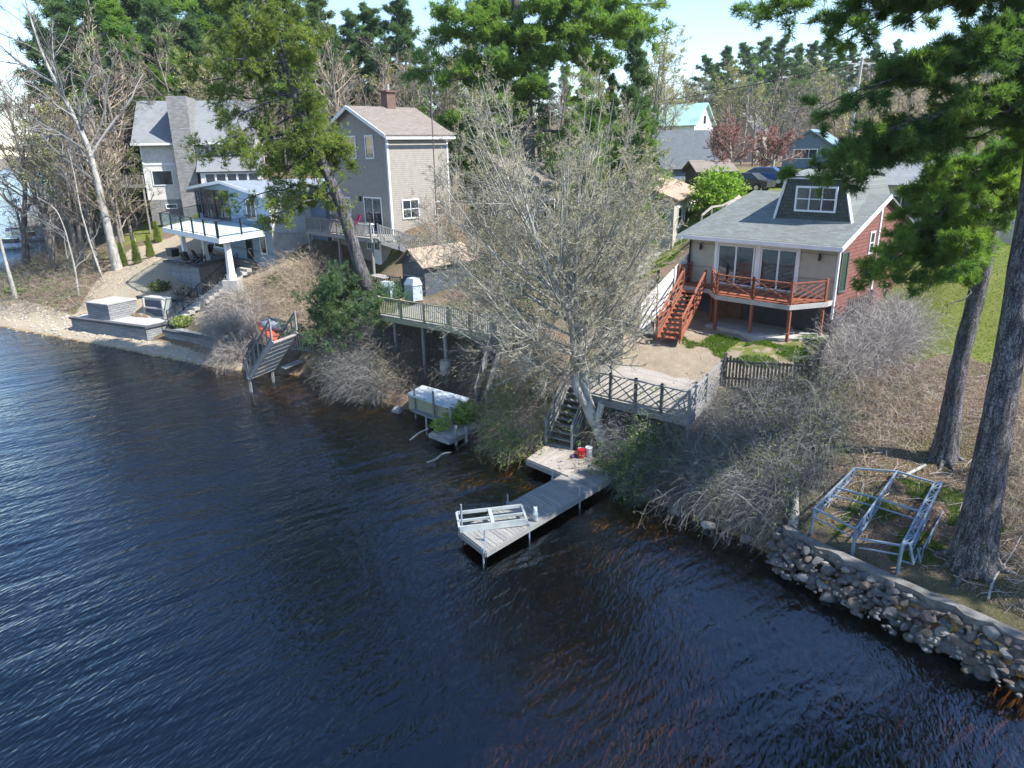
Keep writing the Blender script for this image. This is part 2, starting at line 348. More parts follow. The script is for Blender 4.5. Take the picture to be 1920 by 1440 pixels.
CW = [(-30, 72, 7.6), (-10, 70, 8), (0, 62, 6.8), (10, 53, 6.2), (14, 50, 6.8), (17, 55, 7.8), (21, 60, 8.5), (26, 50, 6.8), (34, 40, 6.0), (40, 60, 8.5), (30, 60, 8.4), (0, 100, 9.8), (45, 100, 9.8), (30, 78, 9.2), (-30, 100, 9), (65, 60, 8.6),
      (20, 80, 9.2), (-12, 58, 7.2), (18, 44, 5.4), (22, 36, 5.0), (26, 28, 4.6), (20, 20, 3.0), (14, 42, 4.4), (26, 10, 2.8), (-48, 78, 2.5), (-45, 95, 4), (80, 100, 10), (-60, 130, 5), (16, 48, 6.2), (-22.9, 52.0, 2.0), (-26.6, 54.9, 3.2), (-24.6, 53.2, 2.5), (-21.3, 53.2, 2.4), (-22.5, 50.5, 2.0), (-12.6, 40.6, .4), (-11.6, 41.6, .8), (-13.4, 41.5, .8), (4.5, 25.5, .9), (5.5, 27, 1.9), (3.6, 27, 1.3), (7.2, 25, 1.5), (5.1, 31.2, 2.55), (8.6, 28.1, 2.6), (3.4, 28.8, 2.1)]
cps = np.array([P(*c[:2], c[2]) for c in CTRL] + CW)
def tps_fit(p, z, lam=.15):
    n = len(p); d = np.hypot(p[:, None, 0] - p[None, :, 0], p[:, None, 1] - p[None, :, 1])
    K = np.where(d > 0, d * d * np.log(d + 1e-12), 0) + lam * np.eye(n)
    Q = np.c_[np.ones(n), p]; A = np.zeros((n + 3, n + 3)); A[:n, :n] = K; A[:n, n:] = Q; A[n:, :n] = Q.T
    return np.linalg.solve(A, np.r_[z, 0, 0, 0])
TW = tps_fit(cps[:, :2], cps[:, 2])
def tps(x, y):
    out = TW[-3] + TW[-2] * x + TW[-1] * y
    for i in range(len(cps)):
        d2 = (x - cps[i, 0]) ** 2 + (y - cps[i, 1]) ** 2; out = out + TW[i] * .5 * d2 * np.log(d2 + 1e-9)
    return out
def sstep(t): t = np.clip(t, 0, 1); return t * t * (3 - 2 * t)
def vnoise(x, y, s):
    return (np.sin(x * s + 1.3 * np.sin(y * s * .7)) * np.cos(y * s * 1.1 + 1.7 * np.sin(x * s * .6)))
def height(x, y):
    x = np.asarray(x, float); y = np.asarray(y, float)
    sd = sdf(x, y)
    near = tps(np.clip(x, -60, 70), np.clip(y, 5, 105)); near = np.clip(near, .3, 11)
    d = np.hypot(x - 10, y - 40); far = 9.5 + 24 * sstep((y - 140) / 260) * sstep((x + 120) / 220) + 10 * sstep((x - 60) / 120) + 2 * vnoise(x, y, .02)
    k = sstep((d - 65) / 60); land = near * (1 - k) + far * k
    beach = sstep((-15 - x) / 4)                                     # gentle stony shore at the left, steep banks elsewhere
    slope = 1.2 * (1 - beach) + .42 * beach
    wall = sstep((x - 7.2) / 1.) * (y < 30)
    cap = .06 + slope * sd + wall * .35 * sstep(sd / 1.)
    land = np.minimum(land, cap) + .05 * vnoise(x, y, 2.1) * sstep(sd) + .03 * vnoise(y, x, 5.3) * sstep(sd)
    bed = -np.minimum(.05 + .13 * -sd + .4 * np.maximum(-sd - 2.6, 0) + .55 * -sd * sstep((x - 4.5) / 2), 5.5) + .06 * vnoise(x, y, 2.3)
    for bx, by, br in ((1.0, 15.6, 1.6), (2.6, 12.6, 2.2), (-.6, 12.6, 1.3)): bed = bed + (-1.0 - bed) * np.exp(-((x - bx) ** 2 + (y - by) ** 2) / br ** 2 / 1.5)
    return np.where(sd > 0, land, bed)
def axis(lo, hi, step, far, g=1.25):
    a = list(np.arange(lo, hi, step)); s = step
    while a[-1] < far[1]: s *= g; a.append(a[-1] + s)
    s = step
    while a[0] > far[0]: s *= g; a.insert(0, a[0] - s)
    return np.array(a)
gx = axis(-46, 26, .3, (-3000, 3000)); gy = axis(9, 72, .3, (-500, 4000))
GX, GY = np.meshgrid(gx, gy, indexing='ij'); GZ = height(GX, GY)
def hz(x, y):                # bilinear height lookup
    x = np.asarray(x, float); y = np.asarray(y, float)
    i = np.clip(np.searchsorted(gx, x) - 1, 0, len(gx) - 2); j = np.clip(np.searchsorted(gy, y) - 1, 0, len(gy) - 2)
    fx = (x - gx[i]) / (gx[i + 1] - gx[i]); fy = (y - gy[j]) / (gy[j + 1] - gy[j])
    return GZ[i, j] * (1 - fx) * (1 - fy) + GZ[i + 1, j] * fx * (1 - fy) + GZ[i, j + 1] * (1 - fx) * fy + GZ[i + 1, j + 1] * fx * fy
def G(px, py):               # photo pixels -> points on the ground
    d = ray(px, py); t = np.full(np.shape(d)[:-1], 8.0); done = np.zeros(t.shape, bool)
    for _ in range(900):
        x = d[..., 0] * t; y = d[..., 1] * t; z = CAMH + d[..., 2] * t
        done |= z <= np.maximum(hz(x, y), -.02)
        if done.all(): break
        t = np.where(done, t, t + np.maximum(.12, t * .002))
    return np.stack([d[..., 0] * t, d[..., 1] * t, CAMH + d[..., 2] * t], -1)
def inpoly(x, y, poly):
    ins = np.zeros(np.shape(x), bool); n = len(poly)
    for i in range(n):
        a = poly[i]; b = poly[(i + 1) % n]; dy = (b[1] - a[1]) or 1e-9
        ins ^= ((a[1] > y) != (b[1] > y)) & (x < (b[0] - a[0]) * (y - a[1]) / dy + a[0])
    return ins
def scatter_px(poly, n):      # random ground points inside a photo polygon, even on the ground
    poly = np.array(poly, float); W = G(poly[:, 0], poly[:, 1])[:, :2]
    lo = W.min(0); hi = W.max(0); out = []
    while sum(map(len, out)) < n:
        q = rng.uniform(lo, hi, (n * 3, 2)); q = q[inpoly(q[:, 0], q[:, 1], W)]; out.append(q)
        if len(out) > 60: break
    q = np.vstack(out)[:n]; return np.c_[q, hz(q[:, 0], q[:, 1])]
def wpoly(pp): pp = np.array(pp, float); return G(pp[:, 0], pp[:, 1])[:, :2]
# ground zones: what covers the ground where (grass, sand, mulch, leaf litter)
zone = np.zeros(GX.shape + (3,))
def soft(poly, k=.5):
    n = len(poly); p = np.stack([GX, GY], -1); best = np.full(GX.shape, 1e9)
    for i in range(n):
        a = poly[i]; b = poly[(i + 1) % n]; d = b - a; t = np.clip(((p - a) @ d) / (d @ d + 1e-9), 0, 1); q = a + t[..., None] * d
        best = np.minimum(best, np.hypot(p[..., 0] - q[..., 0], p[..., 1] - q[..., 1]))
    s = np.where(inpoly(GX, GY, poly), best, -best); return sstep(s / (2 * k) + .5)
LAWN_R = wpoly([(1690, 690), (1640, 560), (1700, 470), (1800, 400), (1930, 380), (1960, 560), (1960, 700), (1880, 690), (1780, 665)])
YARD = wpoly([(1155, 600), (1160, 690), (1350, 730), (1530, 690), (1590, 615), (1480, 600), (1290, 560), (1225, 575)])
YARD_G = wpoly([(1270, 632), (1330, 625), (1480, 640), (1590, 615), (1560, 700), (1400, 690), (1330, 665), (1290, 655)])
SIDE_G = wpoly([(1180, 540), (1290, 445), (1320, 400), (1290, 375), (1240, 440), (1150, 560)])
BACK_G = np.array([(6, 52), (30, 46), (60, 50), (60, 90), (10, 90)], float)
H4_G = wpoly([(235, 440), (360, 380), (380, 400), (330, 430), (270, 450), (210, 470)])
MULCH = wpoly([(140, 590), (240, 470), (330, 440), (520, 480), (560, 520), (480, 560), (400, 620), (350, 600)])
BEACH = wpoly([(-60, 560), (120, 585), (300, 640), (480, 690), (480, 715), (300, 690), (100, 650), (-60, 640)])
zone[..., 0] = np.maximum.reduce([soft(LAWN_R, .4), soft(YARD_G, .8) * .58, soft(SIDE_G, .6) * .8, soft(BACK_G, 3) * .7, soft(H4_G, .5)])
zone[..., 1] = np.maximum(soft(YARD, .5) * (1 - .4 * zone[..., 0]), 0)
zone[..., 2] = np.maximum(soft(MULCH, .8), soft(BEACH, .6))
nx, ny = GX.shape
idx = np.arange(nx * ny).reshape(nx, ny)
g = GB(); g.add(np.stack([GX, GY, GZ], -1), np.stack([idx[:-1, :-1], idx[1:, :-1], idx[1:, 1:], idx[:-1, 1:]], -1).reshape(-1, 4), .5)
b = NB('ground'); p = b.pos(); zc = b.n('ShaderNodeSeparateColor', i_0=b.attr('zone').outputs['Color'])
n1 = b.noise(p, .35, 5); n2 = b.noise(p, 2.5, 6, .7); n3 = b.noise(p, 14, 5, .75); n4 = b.noise(p, 40, 3, .7)
lit = b.mix(b.ramp(n3, .3, .7), (.10, .07, .05), (.30, .22, .155)); lit = b.mix(b.math('MULTIPLY', b.ramp(n1, .42, .62), .8), lit, (.11, .12, .05)); lit = b.mix(b.math('MULTIPLY', b.ramp(n4, .5, .7), .6), lit, (.34, .27, .2))
grs = b.mix(b.ramp(n2, .3, .7), (.16, .19, .04), (.23, .23, .07)); grs = b.mix(b.math('MULTIPLY', b.ramp(n4, .4, .7), .4), grs, (.08, .14, .025)); grs = b.mix(b.math('MULTIPLY', b.ramp(n1, .5, .75), .4), grs, (.27, .25, .10))
snd = b.mix(b.ramp(n2, .3, .75), (.40, .33, .25), (.30, .24, .175)); snd = b.mix(b.math('MULTIPLY', b.ramp(n4, .45, .75), .4), snd, (.48, .41, .33))
mul = b.mix(b.ramp(n3, .35, .65), (.47, .40, .30), (.30, .24, .16)); mul = b.mix(b.ramp(n4, .48, .62), mul, (.55, .48, .38))
col = b.mix(b.ramp(b.math('ADD', zc.outputs[2], b.math('MULTIPLY', b.math('SUBTRACT', n2, .5), .9)), .4, .6), lit, mul)
col = b.mix(b.ramp(b.math('ADD', zc.outputs[1], b.math('MULTIPLY', b.math('SUBTRACT', n2, .5), .5)), .35, .6), col, snd)
gm = b.ramp(b.math('ADD', zc.outputs[0], b.math('MULTIPLY', b.math('SUBTRACT', b.noise(p, 1.1, 6, .72), .5), 2.2)), .42, .62)
gm = b.math('MULTIPLY', gm, b.ramp(zc.outputs[0], .1, .4))
col = b.mix(gm, col, grs)
wet = b.ramp(b.n('ShaderNodeSeparateXYZ', i_0=p).outputs[2], .12, -.05)
bedc = b.mix(b.ramp(n2, .3, .7), (.42, .28, .11), (.15, .10, .045)); col = b.mix(wet, col, bedc)
b.bump(b.math('ADD', n3, b.math('MULTIPLY', n4, .5)), .08); b.fin(col, .95, spec=.1)
ground = g.build('ground', b.m, smooth=True); tag(ground, kind='structure')
za = ground.data.attributes.new('zone', 'FLOAT_COLOR', 'POINT')
za.data.foreach_set('color', np.concatenate([zone.reshape(-1, 3), np.ones((nx * ny, 1))], 1).astype(np.float32).ravel())

# ------------------------------------------------------------------ water
b = NB('water'); p = b.pos()
b.t.nodes.remove(b.b)
rot = math.radians(-28)
def wv(sc, ax, th, dist=0, det=1.5): return b.noise(b.scale(b.scale(p, 1, 1, 1, -math.radians(th)), sc * ax, sc, sc), 1, det, .55, dist)
w1 = wv(1.0, .28, 28, .2); w2 = wv(3.4, .35, 45, .3); w3 = wv(10.5, .32, 68, .4); w5 = wv(21., .35, 60, .3); w4 = wv(.10, .6, 20, .4, 2)
calm = b.math('ADD', .75, b.math('MULTIPLY', b.ramp(w4, .35, .65), .5))
hgt = b.math('ADD', b.math('MULTIPLY', w1, .09), b.math('MULTIPLY', b.math('ADD', b.math('ADD', b.math('MULTIPLY', w2, .042), b.math('MULTIPLY', w3, .023)), b.math('MULTIPLY', w5, .0055)), calm))
bp = b.n('ShaderNodeBump'); b.set(bp.inputs['Height'], hgt); bp.inputs['Distance'].default_value = 1.0; bp.inputs['Strength'].default_value = 1
gl = b.n('ShaderNodeBsdfGlossy'); gl.inputs['Roughness'].default_value = .06; b.set(gl.inputs['Color'], (.70, .84, 1)); b.set(gl.inputs['Normal'], bp)
tr = b.n('ShaderNodeBsdfTransparent'); b.set(tr.inputs[0], (.86, .76, .6))
fr = b.n('ShaderNodeFresnel'); fr.inputs[0].default_value = 1.75; b.set(fr.inputs['Normal'], bp)
mx = b.n('ShaderNodeMixShader'); b.set(mx.inputs[0], fr); b.t.links.new(tr.outputs[0], mx.inputs[1]); b.t.links.new(gl.outputs[0], mx.inputs[2])
b.t.links.new(mx.outputs[0], b.out.inputs[0])
va = b.n('ShaderNodeVolumeAbsorption'); b.set(va.inputs[0], (.60, .50, .30)); va.inputs[1].default_value = 1.05
b.t.links.new(va.outputs[0], b.out.inputs[1])
g = GB(); g.box(-2990, 300, -400, 1200, -6.5, 0)
tag(g.build('water', b.m), kind='structure')

# ------------------------------------------------------------------ builders for house parts
def window_part(parent, x0, x1, z0, z1, v, name='window', cols=1, rows=1, side='front', frame=.09, glass='glass', fm='white', mull=.045, label=None, proud=.05, depth_sign=-1):
    # side 'front': wall in the local x/z plane at y=v facing -y; 'right': wall in y/z plane at x=v facing +x; 'left' facing -x
    def mp(a, b_, c):      # a along wall, b_ outwards, c up
        return {'front': (a, v - b_, c), 'right': (v + b_, a, c), 'left': (v - b_, a, c)}[side]
    def bx(gb, a0, a1, b0, b1, c0, c1):
        p0 = mp(a0, b0, c0); p1 = mp(a1, b1, c1)
        gb.box(min(p0[0], p1[0]), max(p0[0], p1[0]), min(p0[1], p1[1]), max(p0[1], p1[1]), c0, c1)
    f = GB()
    bx(f, x0 - frame, x0, .003, proud, z0 - frame, z1 + frame); bx(f, x1, x1 + frame, .003, proud, z0 - frame, z1 + frame)
    bx(f, x0, x1, .003, proud, z1, z1 + frame); bx(f, x0, x1, .003, proud + .02, z0 - frame, z0)
    for i in range(1, cols):
        x = x0 + (x1 - x0) * i / cols; bx(f, x - mull / 2, x + mull / 2, .003, proud - .01, z0, z1)
    for i in range(1, rows):
        z = z0 + (z1 - z0) * i / rows; bx(f, x0, x1, .003, proud - .014, z - mull / 2, z + mull / 2)
    fo = f.build(name, M[fm], parent); 
    if label: fo['label'] = label
    gq = GB(); bx(gq, x0 - .002, x1 + .002, .004, .018, z0 - .002, z1 + .002); gq.build('pane', M[glass], fo)
    return fo
def rail(gb, a, b_, h=.95, step=.13, post=.09, bal=.035, top=.09, posts=True, base=.1, nposts=None):
    a = np.array(a, float); b_ = np.array(b_, float); L = np.linalg.norm((b_ - a)[:2]); up = np.array([0, 0, 1.])
    gb.beam(a + up * h, b_ + up * h, top, .04); gb.beam(a + up * base, b_ + up * base, .05, .05)
    n = max(int(L / step), 1)
    for i in range(1, n):
        p = a + (b_ - a) * i / n; gb.beam(p + up * base, p + up * (h - .02), bal, bal, up=(b_ - a) / L)
    if posts:
        k = nposts or max(int(round(L / 1.8)), 1)
        for i in range(k + 1):
            p = a + (b_ - a) * i / k; gb.beam(p - up * .05, p + up * (h + .06), post, post, up=(b_ - a) / L)
def chip(gb, a, b_, h=.95, w=.045, ends=True, off=(.28, .56), drop=None):     # railing panel with crossing and parallel slats
    a = np.array(a, float); b_ = np.array(b_, float); up = np.array([0, 0, 1.]); L = np.linalg.norm(b_ - a)
    if ends:
        for p in (a, b_): gb.beam(p - up * .1, p + up * (h + .1), .1, .1, up=(b_ - a) / L)
    gb.beam(a + up * h, b_ + up * h, .09, .045); gb.beam(a + up * .08, b_ + up * .08, .05, .06)
    z0, z1 = .1, h - .02; H_ = z1 - z0
    def pt(s, t, o=0): return a + (b_ - a) * s + up * (z0 + t * H_)
    nrm = np.cross((b_ - a) / L, up)
    def seg(p, q, o): gb.beam(pt(*p) + nrm * o, pt(*q) + nrm * o, .03, w, up=up)
    seg((0, 0), (1, 1), .0); seg((0, 1), (.5, .5), .0); seg((.5, .5), (1, 0), .0)
    for k in off:       # chevrons: parallels to one diagonal stopping at the other
        seg((0, k), ((1 - k) / 2, (1 + k) / 2), .0)
        seg((1, 1 - k), ((1 + k) / 2, (1 - k) / 2), .0)
        seg((k, 0), ((1 + k) / 2, (1 - k) / 2), .0)
        seg((1 - k, 1), ((1 - k) / 2, (1 + k) / 2), .0)
def stairs(parent, top, bot, width, n, mat, name_t='tread', names=None, railmat=None, railfn=None, closed=False, both=True, first=0):
    top = np.array(top, float); bot = np.array(bot, float); d = bot - top; d2 = np.array([d[0], d[1], 0]); L = np.linalg.norm(d2); d2 /= L; sd = np.array([d2[1], -d2[0], 0])
    t = GB(); run = L / n
    for i in range(n):
        c = top + d * (i + .5) / n; c[2] = top[2] + d[2] * (i + 1 - .0) / (n + .0)
        t.beam(c - sd * width / 2, c + sd * width / 2, run * .95, .05)
    t.build('treads', mat, parent, world=True)
    for k in (-1, 1): s = GB(); s.beam(top + sd * k * (width / 2 + .02) - [0, 0, .12], bot + sd * k * (width / 2 + .02) - [0, 0, .08], .05, .26); s.build('stringer', mat, parent, world=True)
    return d2, sd
ANG = math.radians(-46)
UU = np.array([math.cos(ANG), math.sin(ANG), 0]); VV = np.array([-math.sin(ANG), math.cos(ANG), 0])
def loc2w(O, u, v, z): return np.array([O[0], O[1], 0]) + UU * u + VV * v + np.array([0, 0, z])
def w2loc(O, p): d = np.array(p[:2]) - np.array(O[:2]); return np.array([d @ UU[:2], d @ VV[:2]])

# ------------------------------------------------------------------ right-hand house (tan front, red shingle side, redwood deck)
O1 = (15.0, 32.4)
M['tan_wall'] = siding('tan_stucco', (.43, .39, .32), 1.2); M['red_shingle'] = shingle('red_shingles', (.26, .115, .095), (.20, .085, .072), 1, .16, .17, 1, (.10, .035, .03), ms=.012)
M['roof_gray'] = shingle('gray_green_roof', (.22, .24, .23), (.15, .165, .16), 0, .33, .14, 2.4, (.13, .145, .14), ms=.006)
M['dormer_wall'] = shingle('dark_shake', (.10, .115, .10), (.07, .08, .07), 0, .2, .17, 1, (.04, .045, .04), ms=.01)
M['brown_door'] = paint('brown_door', (.16, .10, .06), .6); M['beige'] = siding('beige_siding', (.45, .41, .34), .13)
h1 = thing('lake_house', 'single storey tan house with red shingled side, gray roof and a trapezoid dormer', 'house', (*O1, 0), ANG)
g = GB(); g.box(-7.8, 0, .0, .25, 5.0, 7.72); g.build('front_wall', M['tan_wall'], h1)
g = GB()   # right gable wall
g.add([(0, .0, 4.2), (0, 4.5, 4.6), (0, 4.5, 9.3), (0, .0, 7.62)], [[0, 1, 2, 3]]); g.add([(-.25, .01, 4.2), (-.25, 4.5, 4.6), (-.25, 4.5, 9.3), (-.25, .01, 7.62)], [[3, 2, 1, 0]])
g.build('side_wall', M['red_shingle'], h1)
g = GB(); g.box(-.25, -.01, 4.55, 9.2, 3.8, 7.6); g.add([(-.01, 4.55, 7.6), (-.01, 9.2, 7.6), (-.01, 4.7, 9.35)], [[0, 1, 2]]); g.build('side_wall', M['red_shingle'], h1); g = GB(); g.box(-7.8, -.3, 9.0, 9.2, 3.5, 7.7); g.box(-7.8, -7.6, .3, 9., 3.5, 7.7)
g.add([(-7.79, .3, 7.6), (-7.79, 9.2, 7.6), (-7.79, 4.7, 9.35)], [[0, 2, 1]]); g.build('rear_wall', M['beige'], h1)
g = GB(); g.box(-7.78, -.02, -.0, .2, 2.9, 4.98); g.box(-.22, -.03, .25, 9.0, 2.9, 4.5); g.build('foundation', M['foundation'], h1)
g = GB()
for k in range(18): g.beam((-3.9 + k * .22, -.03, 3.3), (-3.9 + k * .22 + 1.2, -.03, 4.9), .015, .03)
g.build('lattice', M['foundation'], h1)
g = GB(); g.slab([(-8.25, -.5, 7.62), (.25, -.5, 7.62), (.25, 4.7, 9.62), (-6.9, 4.7, 9.62)], .1); g.slab([(-8.25, 10, 7.5), (.25, 10, 7.5), (.25, 4.71, 9.62), (-6.9, 4.71, 9.62)], .1)
g.slab([(-8.25, -.5, 7.615), (-6.9, 4.71, 9.615), (-8.25, 10, 7.5)], .1); g.build('roof', M['roof_gray'], h1)
g = GB(); g.beam((-8.3, -.56, 7.5), (.3, -.56, 7.5), .06, .2); g.beam((-8.28, -.5, 7.5), (-8.28, 10, 7.42), .05, .2); g.beam((.3, -.56, 7.5), (.3, 4.72, 9.52), .05, .2, up=(0, 0, 1)); g.build('fascia', M['white_vinyl'], h1)
g = GB(); g.box(-.06, .04, -.05, .04, 4.2, 7.45); g.build('corner_trim', M['white'], h1); g = GB(); g.box(-.06, .05, 4.42, 4.58, 4.4, 9.2); g.build('corner_trim', M['white'], h1)
g = GB(); g.cyl((-7.75, -.08, 3.4), (-7.75, -.08, 7.4), .045); g.build('downpipe', M['black'], h1)
# dormer
dm = GB(); f0 = [(-4.1, 1.75, 8.3), (-.3, 1.75, 8.3), (-1.05, 2.15, 10.5), (-3.8, 2.15, 10.5)]; b0 = [(-4.1, 7.6, 8.3), (-.3, 7.6, 8.3), (-1.05, 7.2, 10.5), (-3.8, 7.2, 10.5)]
dm.add(f0 + b0, [[0, 1, 2, 3], [5, 4, 7, 6], [0, 4, 5, 1]]); do = dm.build('dormer', M['dormer_wall'], h1)
g = GB(); g.add(f0 + b0, [[1, 5, 6, 2], [4, 0, 3, 7]]); g.slab([(-3.95, 1.95, 10.53), (-.9, 1.95, 10.53), (-.9, 4.7, 10.78), (-3.95, 4.7, 10.78)], .08); g.slab([(-3.95, 7.4, 10.53), (-.9, 7.4, 10.53), (-.9, 4.71, 10.78), (-3.95, 4.71, 10.78)], .08); g.build('dormer_roof', M['roof_gray'], do)
g = GB(); g.beam((-4.15, 1.68, 8.35), (-3.85, 2.08, 10.5), .13, .06); g.beam((-.25, 1.68, 8.35), (-1.0, 2.08, 10.5), .13, .06); g.beam((-3.95, 2.0, 10.45), (-.9, 2.0, 10.45), .06, .14); g.build('dormer_trim', M['white'], do)
w_ = window_part(h1, -3.1, -1.25, 8.95, 9.98, 1.86, 'dormer_window', 3, 2, proud=.07)
# patio doors
g = GB(); g.box(-6.3, -6.12, -.07, -.003, 5.2, 7.36); g.box(-4.05, -3.78, -.07, -.003, 5.2, 7.36); g.box(-1.93, -1.8, -.07, -.003, 5.2, 7.36); g.box(-6.12, -4.05, -.07, -.003, 7.24, 7.36); g.box(-3.78, -1.93, -.07, -.003, 7.24, 7.36); g.build('door_surround', M['white_vinyl'], h1)
for a in (-6.11, -3.77):
    w_ = window_part(h1, a + .07, a + 1.77 + (.17 if a < -5 else -.0), 5.28, 7.15, 0, 'sliding_door', 2, 1, frame=.07, mull=.09, proud=.045)
for u in (-7.1, -.85):
    g = GB(); g.cyl((u, -.12, 6.85), (u, -.12, 7.12), .07, .05, 6); g.cyl((u, -.12, 7.12), (u, -.12, 7.2), .08, .02, 6); g.box(u - .04, u + .04, -.08, -.003, 6.95, 7.05); g.build('wall_lantern', M['black'], h1)
window_part(h1, .3, .98, 5.45, 7.2, 0, 'side_window', 1, 1, 'right', .07, 'glass_green', 'foundation')
window_part(h1, 3.45, 3.9, 6.9, 7.85, 0, 'side_window', 1, 2, 'right', .08)
for u in (-6.2, -5.35): g = GB(); g.box(u, u + .8, -.05, -.004, 3.3, 4.85); g.build('cellar_door', M['brown_door'], h1)
# redwood deck
deck = thing('redwood_deck', 'red stained balcony deck with crosswise slat railing along the front of the tan house', 'deck', (*O1, 0), ANG)
DZ = 5.12
poly = [(-7.6, -.03), (-7.6, -1.25), (-5.75, -1.25), (-4.75, -2.35), (-1.0, -2.35), (-.1, -.6), (-.1, -.03)]
g = GB()
for k in range(17):
    y1 = -.04 - k * .14; y0 = y1 - .13
    xs = []
    xl = -7.6 if y0 > -1.26 else -5.75 + (-1.25 - y0) * 1.0 / 1.1 * .91; xr = -.1 if y0 > -.6 else -.1 - (-.6 - y0) * .9 / 1.75
    g.box(xl, xr, y0, y1, DZ - .04, DZ)
g.build('floor_boards', M['red_wood'], deck)
g = GB(); pts = [(-7.6, -1.3), (-5.75, -1.3), (-4.75, -2.4), (-1.0, -2.4), (-.05, -.6), (-.05, -.05)]
for p_, q_ in zip(pts[:-1], pts[1:]): g.beam((*p_, DZ - .13), (*q_, DZ - .13), .05, .22)
for k in range(9): g.beam((-7.2 + k * .85, -.05, DZ - .14), (-7.2 + k * .85, -1.25 - (1.05 if 2 < k < 8 else 0), DZ - .14), .04, .17)
g.build('rim_joist', M['concrete'], deck)
rp = [(-5.7, -1.15), (-4.75, -2.3), (-2.85, -2.3), (-1.0, -2.3), (-.15, -.62)]
for p_, q_ in zip(rp[:-1], rp[1:]):
    g = GB(); chip(g, (*p_, DZ), (*q_, DZ), .95); g.build('railing_panel', M['red_wood'], deck)
g = GB(); chip(g, (-7.62, -1.2, DZ), (-7.62, -.1, DZ), .95); g.build('railing_panel', M['red_wood'], deck)
for p_ in [(-5.6, -1.2), (-4.71, -2.28), (-2.84, -2.32), (-1.01, -2.27), (-.22, -.6)]:
    g = GB(); g.box(p_[0] - .06, p_[0] + .06, p_[1] - .06, p_[1] + .06, 3.0, DZ - .24); g.build('post', M['red_wood'], deck)
st = thing('redwood_stairs', 'red stained wooden steps going down from the deck to the sandy yard', 'stairs', (*loc2w(O1, -6.6, -1.3, 3.4),))
top = loc2w(O1, -6.65, -1.3, DZ - .1); bot = loc2w(O1, -5.25, -5.5, 3.42)
d2, sd = stairs(st, top, bot, 1.0, 11, M['red_wood'])
for k in (-1, 1):
    g = GB(); a = top + sd * k * .56 + [0, 0, .05]; q = bot + sd * k * .56 + [0, 0, .1]; m_ = (a + q) / 2
    chip(g, a, m_, .85, off=(.35,)); chip(g, m_, q, .85, off=(.35,)); g.build('railing', M['red_wood'], st, world=True)
pn = thing('white_privacy_panel', 'white vinyl privacy fence panel stepping down beside the red stairs', 'fence', (*loc2w(O1, -7.9, -1, 3.4),))
A = loc2w(O1, -8.0, .6, 0); B_ = loc2w(O1, -7.15, -5.2, 0)
def quadwall(gb, a, b_, za0, za1, zb0, zb1, th=.05, c=None):
    d = (b_ - a)[:2]; d = d / np.linalg.norm(d); nn = np.array([d[1], -d[0]]) * th / 2
    gb.hexa([(*(a[:2] - nn), za0), (*(b_[:2] - nn), zb0), (*(b_[:2] + nn), zb0), (*(a[:2] + nn), za0), (*(a[:2] - nn), za1), (*(b_[:2] - nn), zb1), (*(b_[:2] + nn), zb1), (*(a[:2] + nn), za1)], c)
g = GB(); quadwall(g, A, B_, 4.6, 6.75, 3.4, 4.75, .05); g.build('panel', M['white_vinyl'], pn, world=True)
for t in (0, .38, .7, 1.):
    q = A + (B_ - A) * t; zt = 6.8 - 2.0 * t; g = GB(); g.beam((*q[:2], 3.2), (*q[:2], zt + .05), .1, .1); g.build('post', M['fence_light'], pn, world=True)

# slab paving under the deck and dark sheet painting the shadow of the stairs
def ground_slab(name, pts, z, th, mat, label, cat):
    g = GB(); c = np.mean(np.array([p[:2] for p in pts]), 0); g.poly(pts, z - th, z); o = g.build(name, mat, loc=(*c, z)); return tag(o, label, cat)
ground_slab('paving_slab', [loc2w(O1, u, v, 0) for u, v in [(-5.3, -.05), (-5.3, -2.2), (-3.4, -2.35), (-2.3, -3.0), (-.3, -1.6), (.2, -.3)]], 3.5, .3, M['concrete'], 'concrete paving under the red deck in front of the cellar doors', 'paving')
ground_slab('stair_shadow_sheet', [P(1195, 622, 3.45), P(1226, 628, 3.45), P(1226, 590, 3.45), P(1213, 578, 3.45)], 3.47, .2, M['foundation'], 'dark sheet painted as the shadow of the red stairs on the sand', 'slab')  # shadow left of the red stairs, put in as a dark sheet

# ------------------------------------------------------------------ gray two storey house
O2 = (-7.75, 48.0)
M['gray_siding'] = siding('gray_siding', (.31, .285, .25), .13); M['roof_brown'] = shingle('brown_roof', (.27, .235, .21), (.20, .175, .155), 1, .33, .14, 2.5, (.12, .105, .095), ms=.006)
h2 = thing('gray_house', 'gray two storey gabled house with a brick chimney and white window trim', 'house', (*O2, 0), ANG)
W2, L2, E2, R2, B2 = -7.75, 5.0, 13.1, 14.85, 3.9
g = GB(); pts = [(W2, B2), (0, B2), (0, E2), (W2 / 2, R2), (W2, E2)]
g.add([(x, 0, z) for x, z in pts], [[0, 1, 2, 3, 4]]); g.add([(x, L2, z) for x, z in pts], [[4, 3, 2, 1, 0]]); g.add([(0, 0, B2), (0, L2, B2), (0, L2, E2), (0, 0, E2)], [[0, 1, 2, 3]]); g.add([(W2, 0, B2), (W2, L2, B2), (W2, L2, E2), (W2, 0, E2)], [[3, 2, 1, 0]])
g.build('wall', M['gray_siding'], h2)
g = GB(); sl_ = (R2 - E2) / (-W2 / 2)
for s_ in (0, 1):
    xe, xr = ((W2 - .4, W2 / 2 + .001) if s_ == 0 else (.4, W2 / 2)); ze = E2 - .4 * sl_ + .08
    g.slab([(xe, -.35, ze), (xe, L2 + .35, ze), (xr, L2 + .35, R2 + .08), (xr, -.35, R2 + .08)], .1)
rf = g.build('roof', M['roof_brown'], h2)
